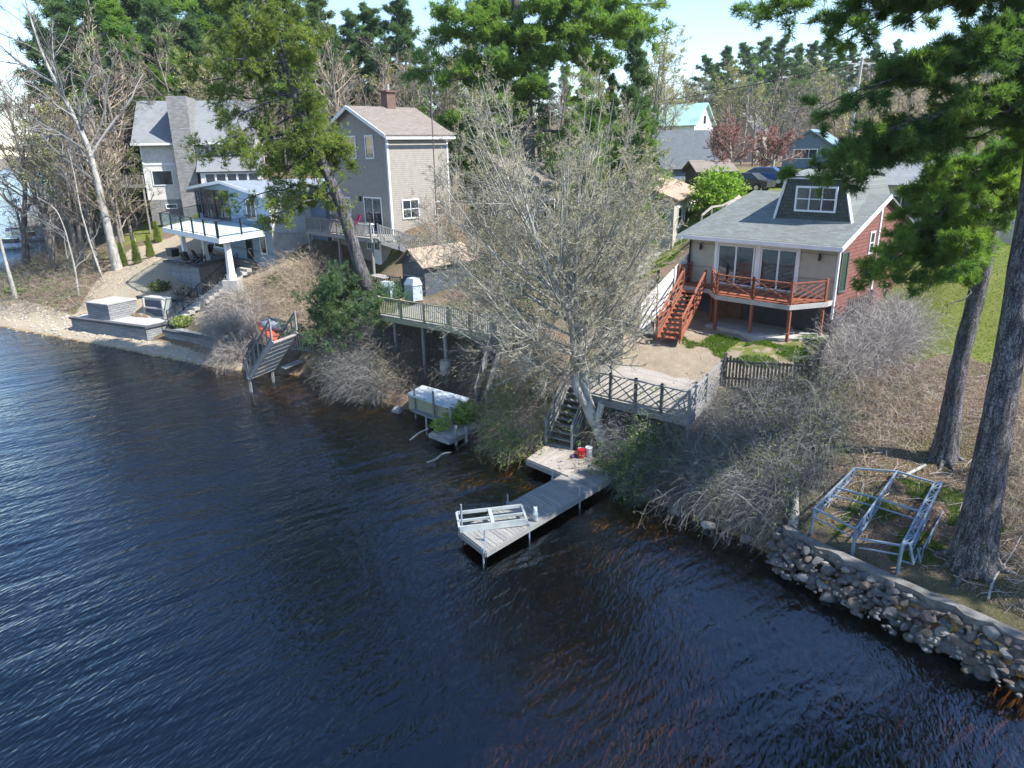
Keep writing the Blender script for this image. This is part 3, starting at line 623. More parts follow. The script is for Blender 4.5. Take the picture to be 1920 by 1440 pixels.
ch = GB(); ch.box(W2 / 2 - .38, W2 / 2 + .33, 2.75, 3.45, 14.3, 15.85); ch.box(W2 / 2 - .48, W2 / 2 + .43, 2.65, 3.55, 15.85, 15.97); co = ch.build('chimney', M['brick'], rf)
g = GB(); g.cyl((W2 / 2, 3.1, 15.97), (W2 / 2, 3.1, 16.4), .1); g.build('flue', M['concrete'], rf); g = GB(); g.box(W2 / 2 - .42, W2 / 2 + .37, 2.66, 3.54, 14.35, 14.75); g.build('flashing', M['concrete'], rf)
g = GB(); 
for xa, xb in ((W2 - .42, W2 / 2), (.42, W2 / 2)): g.beam((xa, -.38, E2 - .4 * sl_ - .02), (xb, -.38, R2 - .02), .05, .22)
g.beam((.44, -.35, E2 - .3), (.44, L2 + .35, E2 - .3), .08, .16); g.box(-.12, .03, -.03, .1, B2, E2 - .1); g.box(-.05, .03, L2 - .1, L2 + .02, B2 + 2, E2 - .2); g.box(W2 - .02, W2 + .1, -.03, .02, B2, E2 - .1); g.build('trim', M['white'], h2)
for a, c in ((-6.6, -6.), (-4.62, -3.6), (-2.45, -1.5)): window_part(h2, a + .08, c - .05, 11.62, 12.95, 0, 'window', 1, 2)
window_part(h2, -5.9, -4.9, 7.8, 8.9, 0, 'window', 2, 1)
window_part(h2, -3.05, -1.1, 6.85, 9.0, 0, 'sliding_door', 2, 1)
window_part(h2, .95, 2.2, 7.75, 8.85, 0, 'window', 2, 2, 'right'); window_part(h2, 3.7, 4.5, 7.75, 8.6, 0, 'window', 1, 2, 'right')
g = GB(); g.box(-2.3, -1.4, -.06, -.004, 4.5, 6.55); d_ = g.build('white_door', M['white'], h2)
window_part(h2, -2.1, -1.6, 5.6, 6.4, -.06, 'door_glass', 3, 3, frame=.03, mull=.025, proud=.03); window_part(h2, -3.1, -2.7, 5.6, 6.4, 0, 'window', 2, 2)
g = GB(); g.box(-3.6, -3.45, -.15, -.004, 8.8, 9.1); g.build('wall_lantern', M['black'], h2)
# lower wing behind, to the right
wing = thing('gray_wing_house', 'low gray sided house partly hidden behind the budding tree, beside the gray gabled house', 'house', (-1.2, 55.5, 0), ANG)
g = GB(); pts = [(-3.2, 4), (3.4, 4), (3.4, 9.6), (.1, 11.3), (-3.2, 9.6)]; g.add([(x, 0, z) for x, z in pts], [[0, 1, 2, 3, 4]]); g.add([(3.4, 0, 4), (3.4, 8, 4), (3.4, 8, 9.6), (3.4, 0, 9.6)], [[0, 1, 2, 3]]); g.add([(-3.2, 0, 4), (-3.2, 8, 4), (-3.2, 8, 9.6), (-3.2, 0, 9.6)], [[3, 2, 1, 0]]); g.build('wall', M['gray_siding'], wing)
g = GB(); g.slab([(-3.6, -.3, 9.45), (-3.6, 8.3, 9.45), (.1, 8.3, 11.35), (.1, -.3, 11.35)], .1); g.slab([(3.8, -.3, 9.45), (3.8, 8.3, 9.45), (.101, 8.3, 11.35), (.101, -.3, 11.35)], .1); g.build('roof', M['roof_brown'], wing)
window_part(wing, -1.5, -.5, 7.2, 8.5, 0, 'window', 1, 2); window_part(wing, 2, 3.1, 7.2, 8.3, 3.4, 'window', 2, 1, 'right')
g = GB(); g.box(-2.95, -2.2, -.4, -.01, 8.7, 9.25); g.build('heat_pump', M['white'], wing)
# its balcony
dk = thing('gray_balcony', 'weathered gray wooden balcony with pink chairs on the gray two storey house', 'balcony', (*O2, 0), ANG)
D2 = 6.75; g = GB()
for k in range(15): g.box(-7.4, .9, -.16 - k * .15, -.02 - k * .15, D2 - .04, D2)
g.build('floor_boards', M['pale_wood'], dk)
g = GB(); g.beam((-7.4, -2.3, D2 - .15), (.9, -2.3, D2 - .15), .05, .22); g.beam((.92, -2.3, D2 - .15), (.92, -.02, D2 - .15), .05, .22); g.beam((-7.4, -2.3, D2 - .15), (-7.4, -.02, D2 - .15), .05, .22)
for k in range(10): g.beam((-7 + k * .85, -2.2, D2 - .14), (-7 + k * .85, -.03, D2 - .14), .04, .18)
g.build('frame', M['gray_wood'], dk)
g = GB(); rail(g, (-7.35, -2.25, D2), (.85, -2.25, D2), .92, nposts=4); g.build('railing', M['gray_wood'], dk)
g = GB(); rail(g, (-7.35, -2.2, D2), (-7.35, -.1, D2), .92, nposts=1); g.build('railing', M['gray_wood'], dk)
for u in (-7.2, -3.2, .75): g = GB(); g.box(u - .07, u + .07, -2.25, -2.11, 3.2, D2 - .26); g.build('post', M['gray_wood'], dk)
s2 = thing('gray_balcony_stairs', 'gray wooden steps going down from the balcony along the gray house side wall', 'stairs', (*loc2w(O2, .9, -1, 5),))
t0 = loc2w(O2, .95, -1.7, D2 - .1); t1 = loc2w(O2, 2.5, 1.6, 5.2); d2, sd = stairs(s2, t0, t1, .95, 9, M['gray_wood'])
for k in (-1, 1): g = GB(); rail(g, t0 + sd * k * .5, t1 + sd * k * .5 + [0, 0, .1], .9, nposts=1); g.build('railing', M['gray_wood'], s2, world=True)
M['pink'] = paint('pink_plastic', (.55, .02, .10), .4, .05)
def adirondack(name, mat, label, loc, rz, group=None):
    t = thing(name, label, 'chair', loc, rz, group)
    g = GB(); 
    for i in range(5): g.beam((-.28, -.05 - i * .1, .36 - i * -.012), (.28, -.05 - i * .1, .36 - i * -.012), .09, .025)
    g.build('seat', mat, t); g = GB()
    for i in range(5): g.beam((-.24 + i * .12, 0.02, .3), (-.27 + i * .135, .33, 1.0 - .03 * abs(i - 2)), .11, .022)
    g.build('backrest', mat, t); 
    for sx in (-1, 1):
        g = GB(); g.beam((sx * .33, -.5, .56), (sx * .33, .22, .54), .12, .025); g.build('armrest', mat, t)
        g = GB(); g.beam((sx * .31, -.45, 0), (sx * .31, -.45, .55), .07, .04); g.build('leg', mat, t); g = GB(); g.beam((sx * .29, .3, 0), (sx * .29, -.4, .36), .04, .09); g.build('leg', mat, t)
    return t
adirondack('lounge_chair', M['pink'], 'left of the two pink plastic chairs on the gray balcony', loc2w(O2, -4.0, -1.4, D2), ANG + .5).scale = (1.25,) * 3
adirondack('lounge_chair', M['pink'], 'right of the two pink plastic chairs on the gray balcony, beside the sliding door', loc2w(O2, -2.6, -1.3, D2), ANG - .3).scale = (1.25,) * 3
t = thing('patio_table', 'white oval table standing on the gray balcony right of the pink chairs', 'table', loc2w(O2, -1.3, -1.2, D2), ANG)
g = GB(); an = np.linspace(0, 2 * math.pi, 25)[:-1]; g.poly(np.c_[.75 * np.cos(an), .42 * np.sin(an)], .68, .72); g.build('tabletop', M['white'], t)
for sx, sy in ((-1, -1), (1, -1), (1, 1), (-1, 1)): g = GB(); g.cyl((sx * .5, sy * .25, 0), (sx * .45, sy * .22, .68), .025, n=6); g.build('leg', M['white'], t)
# thin antenna pole in front of the side wall
pa = Yp(822, 470, 45); g = GB(); g.cyl((pa[0], pa[1], 5), (pa[0], pa[1] , 15.4), .05, .03, 6); tag(g.build('antenna_mast', M['twig_brown'], loc=(pa[0], pa[1], 5)), 'thin rusty pole standing before the side wall of the gray house', 'mast')

# ------------------------------------------------------------------ pale blue house with the white terrace deck
O3 = (-17.33, 52.78)
M['blue_wall'] = siding('pale_blue_wall', (.25, .37, .50), 2.5); M['light_siding'] = siding('light_siding', (.50, .50, .49), .13); M['blue_side'] = siding('slate_blue_siding', (.15, .20, .27), .13)
M['membrane'] = paint('roof_membrane', (.24, .28, .33), .6)
h3 = thing('blue_house', 'pale blue house with a low roof and black framed sliding doors above the white deck', 'house', (*O3, 0), ANG)
g = GB(); g.add([(-13.3, 0, 3.6), (0, 0, 3.6), (0, 0, 9.15), (-6.6, 0, 9.95), (-13.3, 0, 9.35)], [[0, 1, 2, 3, 4]]); g.add([(-13.3, 0, 3.6), (-13.3, 8, 3.6), (-13.3, 8, 9.35), (-13.3, 0, 9.35)], [[3, 2, 1, 0]]); g.build('front_wall', M['blue_wall'], h3)
g = GB(); g.add([(0, 0, 6.5), (0, 3.3, 6.2), (0, 3.3, 9.3), (0, 0, 9.15)], [[0, 1, 2, 3]]); g.build('side_wall', M['light_siding'], h3)
g = GB(); g.add([(0.0, 0, 3.4), (0.0, 3.3, 3.4), (0.0, 3.3, 6.18), (0.0, 0, 6.48)], [[0, 1, 2, 3]]); g.build('foundation', M['concrete'], h3)
g = GB(); g.box(.02, 2.1, 3.3, 9, 3.5, 9.5); g.build('rear_wing', M['blue_side'], h3)
g = GB(); g.slab([(-13.8, -.6, 9.4), (-6.6, -.6, 10.05), (-6.6, 9, 9.9), (-13.8, 9, 9.3)], .18); g.slab([(.35, -.6, 9.2), (-6.59, -.6, 10.05), (-6.59, 9, 9.9), (.35, 9, 9.1)], .18); g.slab([(-.1, 3.1, 9.65), (2.4, 3.1, 9.62), (2.4, 9.2, 9.75), (-.1, 9.2, 9.8)], .1); g.build('roof', M['membrane'], h3)
g = GB(); g.beam((-13.8, -.64, 9.3), (-6.6, -.64, 9.97), .05, .22); g.beam((-6.6, -.64, 9.97), (.35, -.64, 9.12), .05, .22); g.build('fascia', M['white'], h3)
for a, c in ((-12.1, -9.5), (-9.3, -6.8)): window_part(h3, a, c, 7.05, 9.2, 0, 'sliding_door', 2, 1, frame=.07, fm='black', mull=.07)
window_part(h3, -13.1, -12.45, 7.4, 9.1, 0, 'window', 1, 2, frame=.05, fm='black'); window_part(h3, -3.6, -2.2, 7.3, 8.7, 0, 'window', 2, 1)
window_part(h3, -10.6, -8.9, 4.7, 5.7, 0, 'window', 1, 1, frame=.12); window_part(h3, -2.0, -1.2, 4.9, 6.1, 0, 'window', 1, 1, frame=.12); window_part(h3, -4.5, -3.6, 4.3, 6.3, 0, 'glass_door', 1, 1, frame=.1, fm='black')
A3, B3, C3, D3 = [P(*q, 6.9) for q in [(304, 426), (410, 447), (495, 433), (372, 414)]]; E3 = loc2w(O3, -5.0, -.1, 6.9); D3 = loc2w(O3, -12.9, -.1, 6.9)
td = thing('white_deck', 'white raised deck on white columns with black glass railing before the pale blue house', 'deck', (*A3[:2], 4.2))
g = GB(); g.poly([A3, B3, C3, E3, D3], 6.55, 6.9); g.build('slab', M['white'], td, world=True)
b = NB('clear_glass'); gq = b.n('ShaderNodeBsdfGlossy'); gq.inputs[1].default_value = .03; tq = b.n('ShaderNodeBsdfTransparent'); b.set(tq.inputs[0], (.86, .92, .92)); mq = b.n('ShaderNodeMixShader'); mq.inputs[0].default_value = .08
b.t.links.new(tq.outputs[0], mq.inputs[1]); b.t.links.new(gq.outputs[0], mq.inputs[2]); b.t.links.new(mq.outputs[0], b.out.inputs[0]); M['clear'] = b.m
gp = GB(); 
for p_, q_, n in ((D3, A3, 2), (A3, B3, 5), (B3, C3, 2)):
    g = GB(); z0 = np.array([0, 0, 0]); dd = q_ - p_
    for i in range(n + 1):
        c = p_ + dd * (i / n) * .985; g.beam(c, c + [0, 0, 1.05], .09, .09)
    g.beam(p_ + [0, 0, 1.05], q_ + [0, 0, 1.05], .07, .05); g.beam(p_ + [0, 0, .1], q_ + [0, 0, .1], .04, .04); r_ = g.build('railing', M['black'], td, world=True)
    g = GB(); quadwall(g, p_, q_, 7.05, 7.9, 7.05, 7.9, .02); g.build('glass_panel', M['clear'], r_); 
    r_.children[0].data.transform(Matrix.Translation(-Vector(td.location)))
for (px, py, zb, w) in ((350, 490, 4.2, .42), (388, 488, 4.2, .42), (435, 524, 4.0, .5)):
    q = P(px, py, zb); g = GB(); g.cyl(q, (q[0], q[1], 6.54), w * .58, w * .42, 4); g.cyl(q, q + [0, 0, .35], w * .72, w * .7, 4); g.build('column', M['white'], td, world=True)
q = P(435, 524, 4.0); g = GB(); g.box(q[0] - .5, q[0] + .5, q[1] - .5, q[1] + .5, 3.0, 3.99); g.build('column_base', M['concrete'], td, world=True)
pw = thing('stone_patio', 'gray block retaining wall holding up the patio under the white deck', 'retaining wall', (-22.85, 52.28, 0))
Pa, Pb, Pc = P(310, 490, 4.2), P(372, 500, 4.2), P(432, 484, 4.2)
g = GB(); g.poly([Pa, Pb, Pc, loc2w(O3, -3, -.2, 0), loc2w(O3, -12.8, -.2, 0)], 1.5, 4.15); g.build('block_wall', M['stone_gray'], pw, world=True)
g = GB()
for p_, q_ in ((Pa, Pb), (Pb, Pc)): quadwall(g, p_, q_, 4.16, 4.3, 4.16, 4.3, .4)
g.build('coping', M['foundation'], pw, world=True)
nb = thing('black_handrail', 'black metal balustrade running down the steps beside the block patio wall', 'railing', (*P(430, 520, 3)[:2], 3))
g = GB(); pa_, pb_ = P(448, 500, 4.2), P(372, 562, 2.4); rail(g, pa_, pb_, .95, step=.2, post=.05, bal=.02, top=.05, nposts=3); g.build('rail', M['black'], nb, world=True)
sx_ = thing('block_steps', 'gray block steps climbing between the patio wall and the dry brambles', 'steps', (*P(400, 545, 2.5)[:2], 2.5))
g = GB(); a_ = P(462, 500, 4.15); c_ = P(318, 606, 1.15)
for i in range(16):
    t = (i + .5) / 16; q = a_ + (c_ - a_) * t; dd = (c_ - a_)[:2]; dd = dd / np.linalg.norm(dd); sd_ = np.array([dd[1], -dd[0], 0]); g.beam(q - sd_ * .65 - [0, 0, .1], q + sd_ * .65 - [0, 0, .1], np.linalg.norm((c_ - a_)[:2]) / 16 * 1.02, .22)
g.build('step_blocks', M['concrete'], sx_, world=True)
g = GB(); rail(g, P(372, 560, 2.3), P(316, 606, 1.3), .8, step=9, post=.05, bal=.02, top=.05, nposts=4); tag(g.build('thin_handrail', M['black'], loc=P(345, 585, 1.8)), 'thin black handrail along the lower block steps by the shore terrace', 'railing')
# black patio chairs and a fire table in the shade under the deck
for i, (px, py, rz, lb) in enumerate(((352, 497, 1.0, 'black patio chair under the white deck, nearest the patio corner'), (372, 492, 2.4, 'middle black patio chair under the white deck'), (393, 480, -2.2, 'black patio chair under the white deck nearest the house wall'))):
    q = P(px, py, 4.16); adirondack('patio_chair', M['black'], lb, q, rz, 'black patio chairs under the white deck')
q = P(325, 480, 4.16); t = thing('planter_box', 'dark wicker box at the left edge of the shaded patio', 'box', q, ANG); g = GB(); g.box(-.6, .6, -.3, .3, 0, .55); g.build('body', M['black'], t); g = GB(); g.box(-.64, .64, -.34, .34, .56, .62); g.build('lid', M['foundation'], t)

# ------------------------------------------------------------------ shore terrace of gray blocks
AT = math.radians(-26); OT = np.array([-24.15, 46.01])
def lt(u, v, z=0): return np.array([OT[0] + math.cos(AT) * u - math.sin(AT) * v, OT[1] + math.sin(AT) * u + math.cos(AT) * v, z])
tr_ = thing('shore_terrace', 'low gray block terrace at the water edge below the blue house', 'terrace', (*OT, 0), AT)
g = GB(); g.poly([(-7.7, -.1), (0, -.1), (.5, 3.6), (-6, 3.6), (-7.9, 1.0)], -.3, 1.12); g.build('block_wall', M['stone_gray'], tr_)
g = GB(); g.poly([(-7.8, -.2), (.1, -.2), (.65, 3.7), (.35, 3.7), (-.2, .18), (-7.8, .18)], 1.125, 1.25); g.build('coping', M['foundation'], tr_)
g = GB(); g.poly([(-7.7, .2), (-.22, .2), (.3, 3.6), (-6, 3.6), (-7.9, 1.0)], 1.124, 1.2); g.build('paving', M['concrete'], tr_)
g = GB(); g.box(-5.4, .4, 3.6, 4.0, 1.0, 2.15); g.build('back_wall', M['stone_gray'], tr_); g = GB(); g.box(-5.45, .5, 3.55, 4.05, 2.153, 2.25); g.build('wall_cap', M['foundation'], tr_)
t = thing('block_planter', 'square gray block planter on the left end of the shore terrace', 'planter', lt(-5.3, 1.5, 1.2), AT)
g = GB(); g.box(-1.15, 1.15, -1.1, 1.1, 0, 1.05); g.build('block_wall', M['stone_gray'], t); g = GB(); g.box(-1.2, 1.2, -1.15, 1.15, 1.053, 1.13); g.build('cap', M['concrete'], t)
t = thing('outdoor_cabinet', 'gray outdoor cabinet with two dark open shelves on the shore terrace', 'cabinet', lt(-2.0, 2.5, 1.2), AT)
g = GB(); g.box(-1, 1, -.1, .5, 0, 1.3); g.box(-1.05, 1.05, -.14, .55, 1.3, 1.38); g.box(-1, 1, -.35, -.1, 0, .1); g.box(-1, 1, -.3, -.1, .62, .7); g.box(-1, -.9, -.3, -.1, .1, 1.3); g.box(.9, 1, -.3, -.1, .1, 1.3); g.build('body', M['concrete'], t)
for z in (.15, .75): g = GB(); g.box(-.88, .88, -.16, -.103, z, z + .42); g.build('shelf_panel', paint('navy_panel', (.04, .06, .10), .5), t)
t = thing('block_planter_wall', 'gray block planter wall right of the steps at the water edge', 'retaining wall', lt(4, 0, 0), AT)
g = GB(); g.poly([(-2.6, .2), (2.2, -.4), (4.0, -.9), (4.2, 1.2), (-2.4, 1.2)], -.3, 1.02); g.build('block_wall', M['stone_gray'], t); g = GB(); g.poly([(-2.7, .1), (2.2, -.5), (4.1, -1.0), (4.15, -.6), (2.2, -.1), (-2.7, .5)], 1.023, 1.13); g.build('coping', M['foundation'], t)

# ------------------------------------------------------------------ far left house with a stone chimney
O4 = (-34.86, 71.13); A4 = math.radians(12)
M['roof_slate'] = shingle('slate_roof', (.24, .255, .27), (.20, .215, .23), 0, .33, .14, 1.3, (.15, .16, .17), ms=.005); M['cream'] = paint('cream_wall', (.66, .64, .60), .7, .04)
h4 = thing('stone_chimney_house', 'white house with a slate gray roof and broad stone chimney, leftmost house', 'house', (*O4, 0), A4)
g = GB(); g.box(0, 10.3, 0, 8, 7.9, 13.2); g.add([(0, 0, 13.2), (0, 8, 13.2), (0, 4, 16.8)], [[0, 2, 1]]); g.add([(10.3, 0, 13.2), (10.3, 8, 13.2), (10.3, 4, 16.8)], [[0, 1, 2]]); g.build('wall', M['cream'], h4)
g = GB(); g.box(-.01, 10.31, -.01, 8, 5.5, 7.9); g.build('stone_base', M['chimney_stone'], h4)
g = GB(); g.slab([(-.6, -.7, 13.05), (10.5, -.7, 13.05), (10.5, 4, 17.1), (-.6, 4, 17.1)], .15); g.slab([(-.6, 8.7, 13.05), (10.5, 8.7, 13.05), (10.5, 4.01, 17.1), (-.6, 4.01, 17.1)], .15); rf = g.build('roof', M['roof_slate'], h4)
g = GB(); g.box(3.15, 4.9, -1.0, 3.6, 5.5, 17.2); g.build('chimney', M['chimney_stone'], h4)
g = GB(); g.beam((-.62, -.75, 13.0), (10.5, -.75, 13.0), .06, .2); g.box(0, 3.1, -.05, -.012, 11.1, 11.3); g.box(-.05, .1, -.06, -.012, 7.9, 12.9); g.build('trim', M['white'], h4)
window_part(h4, .7, 2.4, 9.3, 10.55, 0, 'window', 1, 1); window_part(h4, 1.5, 2.4, 7.1, 7.4, -.02, 'window', 1, 1)
g = GB(); g.box(5.3, 10.8, -1.6, -.05, 7.4, 10.4); g.build('sun_room', M['white'], h4)
g = GB(); g.slab([(5.0, -1.9, 10.45), (11, -1.9, 10.45), (11, -.01, 11.9), (5.0, -.01, 11.9)], .12); g.build('sun_room_roof', M['roof_slate'], h4)
for i in range(5): window_part(h4, 5.75 + i * .98, 6.55 + i * .98, 9.45, 10.2, -1.6, 'window', 1, 1, frame=.07)
sc_ = thing('side_deck', 'dark wooden side deck with pale railings at the left of the stone chimney house', 'deck', (O4[0] - 1.6, O4[1] + .5, 5), A4)
g = GB(); g.box(-1.5, 1.4, -1.5, 2.5, 4.1, 4.25); g.build('floor_boards', M['gray_wood'], sc_)
g = GB(); rail(g, (-1.5, -1.45, 4.25), (1.4, -1.45, 4.25), .95); g.build('railing', M['pale_wood'], sc_)
for x in (-1.4, 1.2): g = GB(); g.box(x, x + .12, -1.4, -1.28, -1, 4.1); g.build('post', M['pale_wood'], sc_)

# ------------------------------------------------------------------ gray deck above the dock
dz = 2.6; FL, FR, BR, BL = np.array([3.0, 27.0, dz]), np.array([6.4, 24.1, dz]), np.array([8.6, 27.8, dz]), np.array([5.0, 31.1, dz])
gd = thing('gray_deck', 'weathered gray deck with crosswise slat railings between the budding tree and the sandy yard', 'deck', (5.7, 27.4, 0))
g = GB()
for i in range(29):
    t0_, t1_ = i / 29, (i + .93) / 29
    a, b_, c, d = FL + (BL - FL) * t0_, FR + (BR - FR) * t0_, FR + (BR - FR) * t1_, FL + (BL - FL) * t1_; g.slab([a, b_, c, d], .04)
g.build('floor_boards', M['pale_wood'], gd, world=True)
g = GB()
for p_, q_ in ((FL, FR), (FR, BR), (FL, BL)): g.beam(p_ - [0, 0, .19], q_ - [0, 0, .19], .06, .28)
g.build('rim_joist', M['gray_wood'], gd, world=True)
nf = 4
for i in range(nf):
    g = GB(); chip(g, FL + (FR - FL) * i / nf, FL + (FR - FL) * (i + 1) / nf, 1.0); g.build('railing_panel', M['gray_wood'], gd, world=True)
for i in range(2):
    g = GB(); chip(g, FR + (BR - FR) * (i / 2 + .01), FR + (BR - FR) * (i + 1) / 2, 1.0); g.build('railing_panel', M['gray_wood'], gd, world=True)
LS = FL + (BL - FL) * .34
for i in range(2):
    g = GB(); chip(g, LS + (BL - LS) * (i / 2), LS + (BL - LS) * (i + 1) / 2, 1.0); g.build('railing_panel', M['gray_wood'], gd, world=True)
for p_ in (FL, (FL + FR) / 2, FR, (FR + BR) / 2): g = GB(); g.box(p_[0] - .06, p_[0] + .06, p_[1] + .0, p_[1] + .12, .3, dz - .33); g.build('post', M['gray_wood'], gd, world=True)
g = GB(); n_ = 22
for i in range(n_):
    p_ = FL + (FR - FL) * i / n_; q_ = FL + (FR - FL) * min((i + 5) / n_, 1); fr_ = min(1, (n_ - i) / 5)
    g.beam(p_ + [.05, .12, -.35], p_ + (q_ - p_) + [.05, .12, -.35 - 1.1 * fr_], .015, .035); g.beam(p_ + [.05, .14, -1.45 + 1.1 * (1 - fr_)], q_ + [.05, .14, -.35], .015, .035)
g.build('lattice_skirt', M['dark_wood'], gd, world=True)
# steps from the deck to the dock
ds = thing('dock_stairs', 'gray wooden steps leading from the deck down to the dock behind the tree trunk', 'stairs', (2.3, 27.3, .5))
t0 = np.array([3.0, 28.35, dz]); t1 = np.array([1.85, 26.6, .5]); d2, sd = stairs(ds, t0, t1, 1.15, 10, M['dock_wood'])
g = GB(); a = t0 - sd * -.62; c = t1 - sd * -.62
for k in (-1, 1):
    g = GB(); a = t0 + sd * k * .6; c = t1 + sd * k * .6 + [0, 0, .05]
    for h_ in (.3, .6, .92): g.beam(a + [0, 0, h_], c + [0, 0, h_], .04, .13 if h_ > .9 else .09)
    for t in (0, 1): q = a + (c - a) * t; g.beam(q - [0, 0, .2], q + [0, 0, 1.0], .1, .1)
    g.build('handrail', M['gray_wood'], ds, world=True)
ld = thing('stair_landing', 'small wooden landing between the gray deck and the dock stairs', 'landing', (3.3, 28.4, 2)); g = GB(); lp = [t0 + sd * .7, t0 - sd * .7, BL + (FL - BL) * .4 + [0, 0, 0], FL + (BL - FL) * .25]; g.poly([t0 + sd * .65 , t0 - sd * .65, t0 - sd * .65 - d2 * .75, t0 + sd * .5 - d2 * .6], dz - .2, dz - .012); g.build('boards', M['pale_wood'], ld, world=True)

# ------------------------------------------------------------------ dock
dw = thing('dock', 'gray plank dock reaching diagonally out over the dark water', 'dock', (1, 22, 0))
DL0, DR0, DL1, DR1 = P(860, 993, .45), P(911, 1033, .45), np.array([2.85, 25.2, .45]), np.array([3.85, 24.0, .45])
def planks(gb, a0, b0, a1, b1, n, th=.05, gap=.08):
    for i in range(n):
        s0, s1 = i / n, (i + 1 - gap) / n; jz = random.uniform(-.006, .006)
        gb.slab([a0 + (a1 - a0) * s0 + [0, 0, jz], b0 + (b1 - b0) * s0 + [0, 0, jz], b0 + (b1 - b0) * s1 + [0, 0, jz], a0 + (a1 - a0) * s1 + [0, 0, jz]], th)
g = GB(); planks(g, DL0, DR0, DL1, DR1, 44); g.build('walkway_boards', M['dock_wood'], dw, world=True)
g = GB()
for p_, q_ in ((DL0, DL1), (DR0, DR1), (DL0, DR0)): g.beam(p_ - [0, 0, .13], q_ - [0, 0, .13], .07, .16)
g.build('frame', M['gray_wood'], dw, world=True)
PA, PB, PC, PD = P(988, 860, .5), P(1066, 892, .5), np.array([3.3, 25.35, .5]), np.array([1.5, 27.0, .5])
g = GB(); planks(g, PA, PD, PB, PC, 18); g.build('platform_boards', M['pale_wood'], dw, world=True)
g = GB()
for p_, q_ in ((PA, PB), (PA, PD)): g.beam(p_ - [0, 0, .16], q_ - [0, 0, .16], .07, .2)
g.build('platform_frame', M['gray_wood'], dw, world=True)
for (px, py, h_) in ((866, 990, .85), (906, 1032, .08), (952, 944, .35), (1036, 900, .35), (909, 1013, .35), (1087, 930, .4), (992, 985, .08), (1137, 893, .1)):
    q = P(px, py, .45); g = GB(); g.cyl((q[0], q[1], -1.2), (q[0], q[1], .45 + h_), .03, n=8); g.cyl((q[0], q[1], .38), (q[0], q[1], .52), .055, n=8); g.build('pipe_post', M['steel'], dw, world=True)
fr_ = thing('metal_frame', 'pale metal frame lying across the outer end of the dock', 'metal frame', P(930, 970, .5))
c0, c1, c2, c3 = P(856, 962, .75), P(978, 948, .75), P(988, 978, .6), P(862, 993, .55)
for p_, q_, w_, h_ in ((c0, c1, .07, .1), (c1, c2, .07, .08), (c3, c2, .06, .22), (c0, c3, .07, .08), ((c0 + c3) / 2 + [0, 0, .0], (c1 + c2) / 2, .06, .08), ((c0 + c1) / 2, (c2 + c3) / 2, .12, .08)):
    g = GB(); g.beam(p_, q_, w_, h_); g.build('bar', M['alu'], fr_, world=True)
M['decoy'] = paint('decoy_paint', (.50, .55, .56), .6)
q = P(1004, 975, .48); t = thing('white_decoy', 'small white bird decoy standing on the right edge of the dock', 'decoy', q)
g = GB(); g.cyl(q, q + [0, 0, .3], .09, .12, 10); g.cyl(q + [0, 0, .3], q + [0, 0, .44], .12, .08, 10); g.build('body', M['decoy'], t, world=True); g = GB(); g.cyl(q + [0, 0, .44], q + [0, 0, .6], .09, .07, 10); g.cyl(q + [-.05, 0, .6], q + [-.06, 0, .68], .03, .005, 5); g.cyl(q + [.05, 0, .6], q + [.06, 0, .68], .03, .005, 5); g.build('head', M['decoy'], t, world=True)
t.scale = (.8, .8, .75)
def bucket(name, loc, col, label, h=.34, r=.15, handle=True):
    t = thing(name, label, 'bucket', loc); g = GB(); g.cyl((0, 0, 0), (0, 0, h), r * .8, r, 16, caps=True); g.cyl((0, 0, h), (0, 0, h + .02), r * 1.05, r * 1.05, 16); g.build('body', col, t)
    if handle:
        an = np.linspace(0, math.pi, 9); pt = np.c_[np.cos(an) * r, np.sin(an) * r * .9, np.full(9, h + .03)]; g = GB(); g.tubes(pt[None], .008, 4); g.build('handle', M['steel'], t)
bucket('bucket', P(1090, 858, .5), paint('red_plastic', (.55, .02, .03), .4, .05), 'red bucket at the back of the dock platform')
bucket('bucket', P(1104, 856, .5), paint('white_plastic', (.6, .66, .66), .4, .05), 'white bucket right of the red one on the dock platform', .38, .14)
g = GB(); q = P(1083, 850, .6); g.rock(q, .17, (1, 1, .7)); tag(g.build('beach_ball', paint('orange_toy', (.55, .2, .08), .4), loc=q, smooth=True), 'orange toy ball beside the buckets on the dock', 'ball')
g = GB(); q = P(1076, 855, .55); g.rock(q, .13, (1.4, .8, .6)); tag(g.build('life_vest', paint('purple_cloth', (.16, .07, .22), .8), loc=q, smooth=True), 'small purple bundle left of the red bucket', 'bundle')

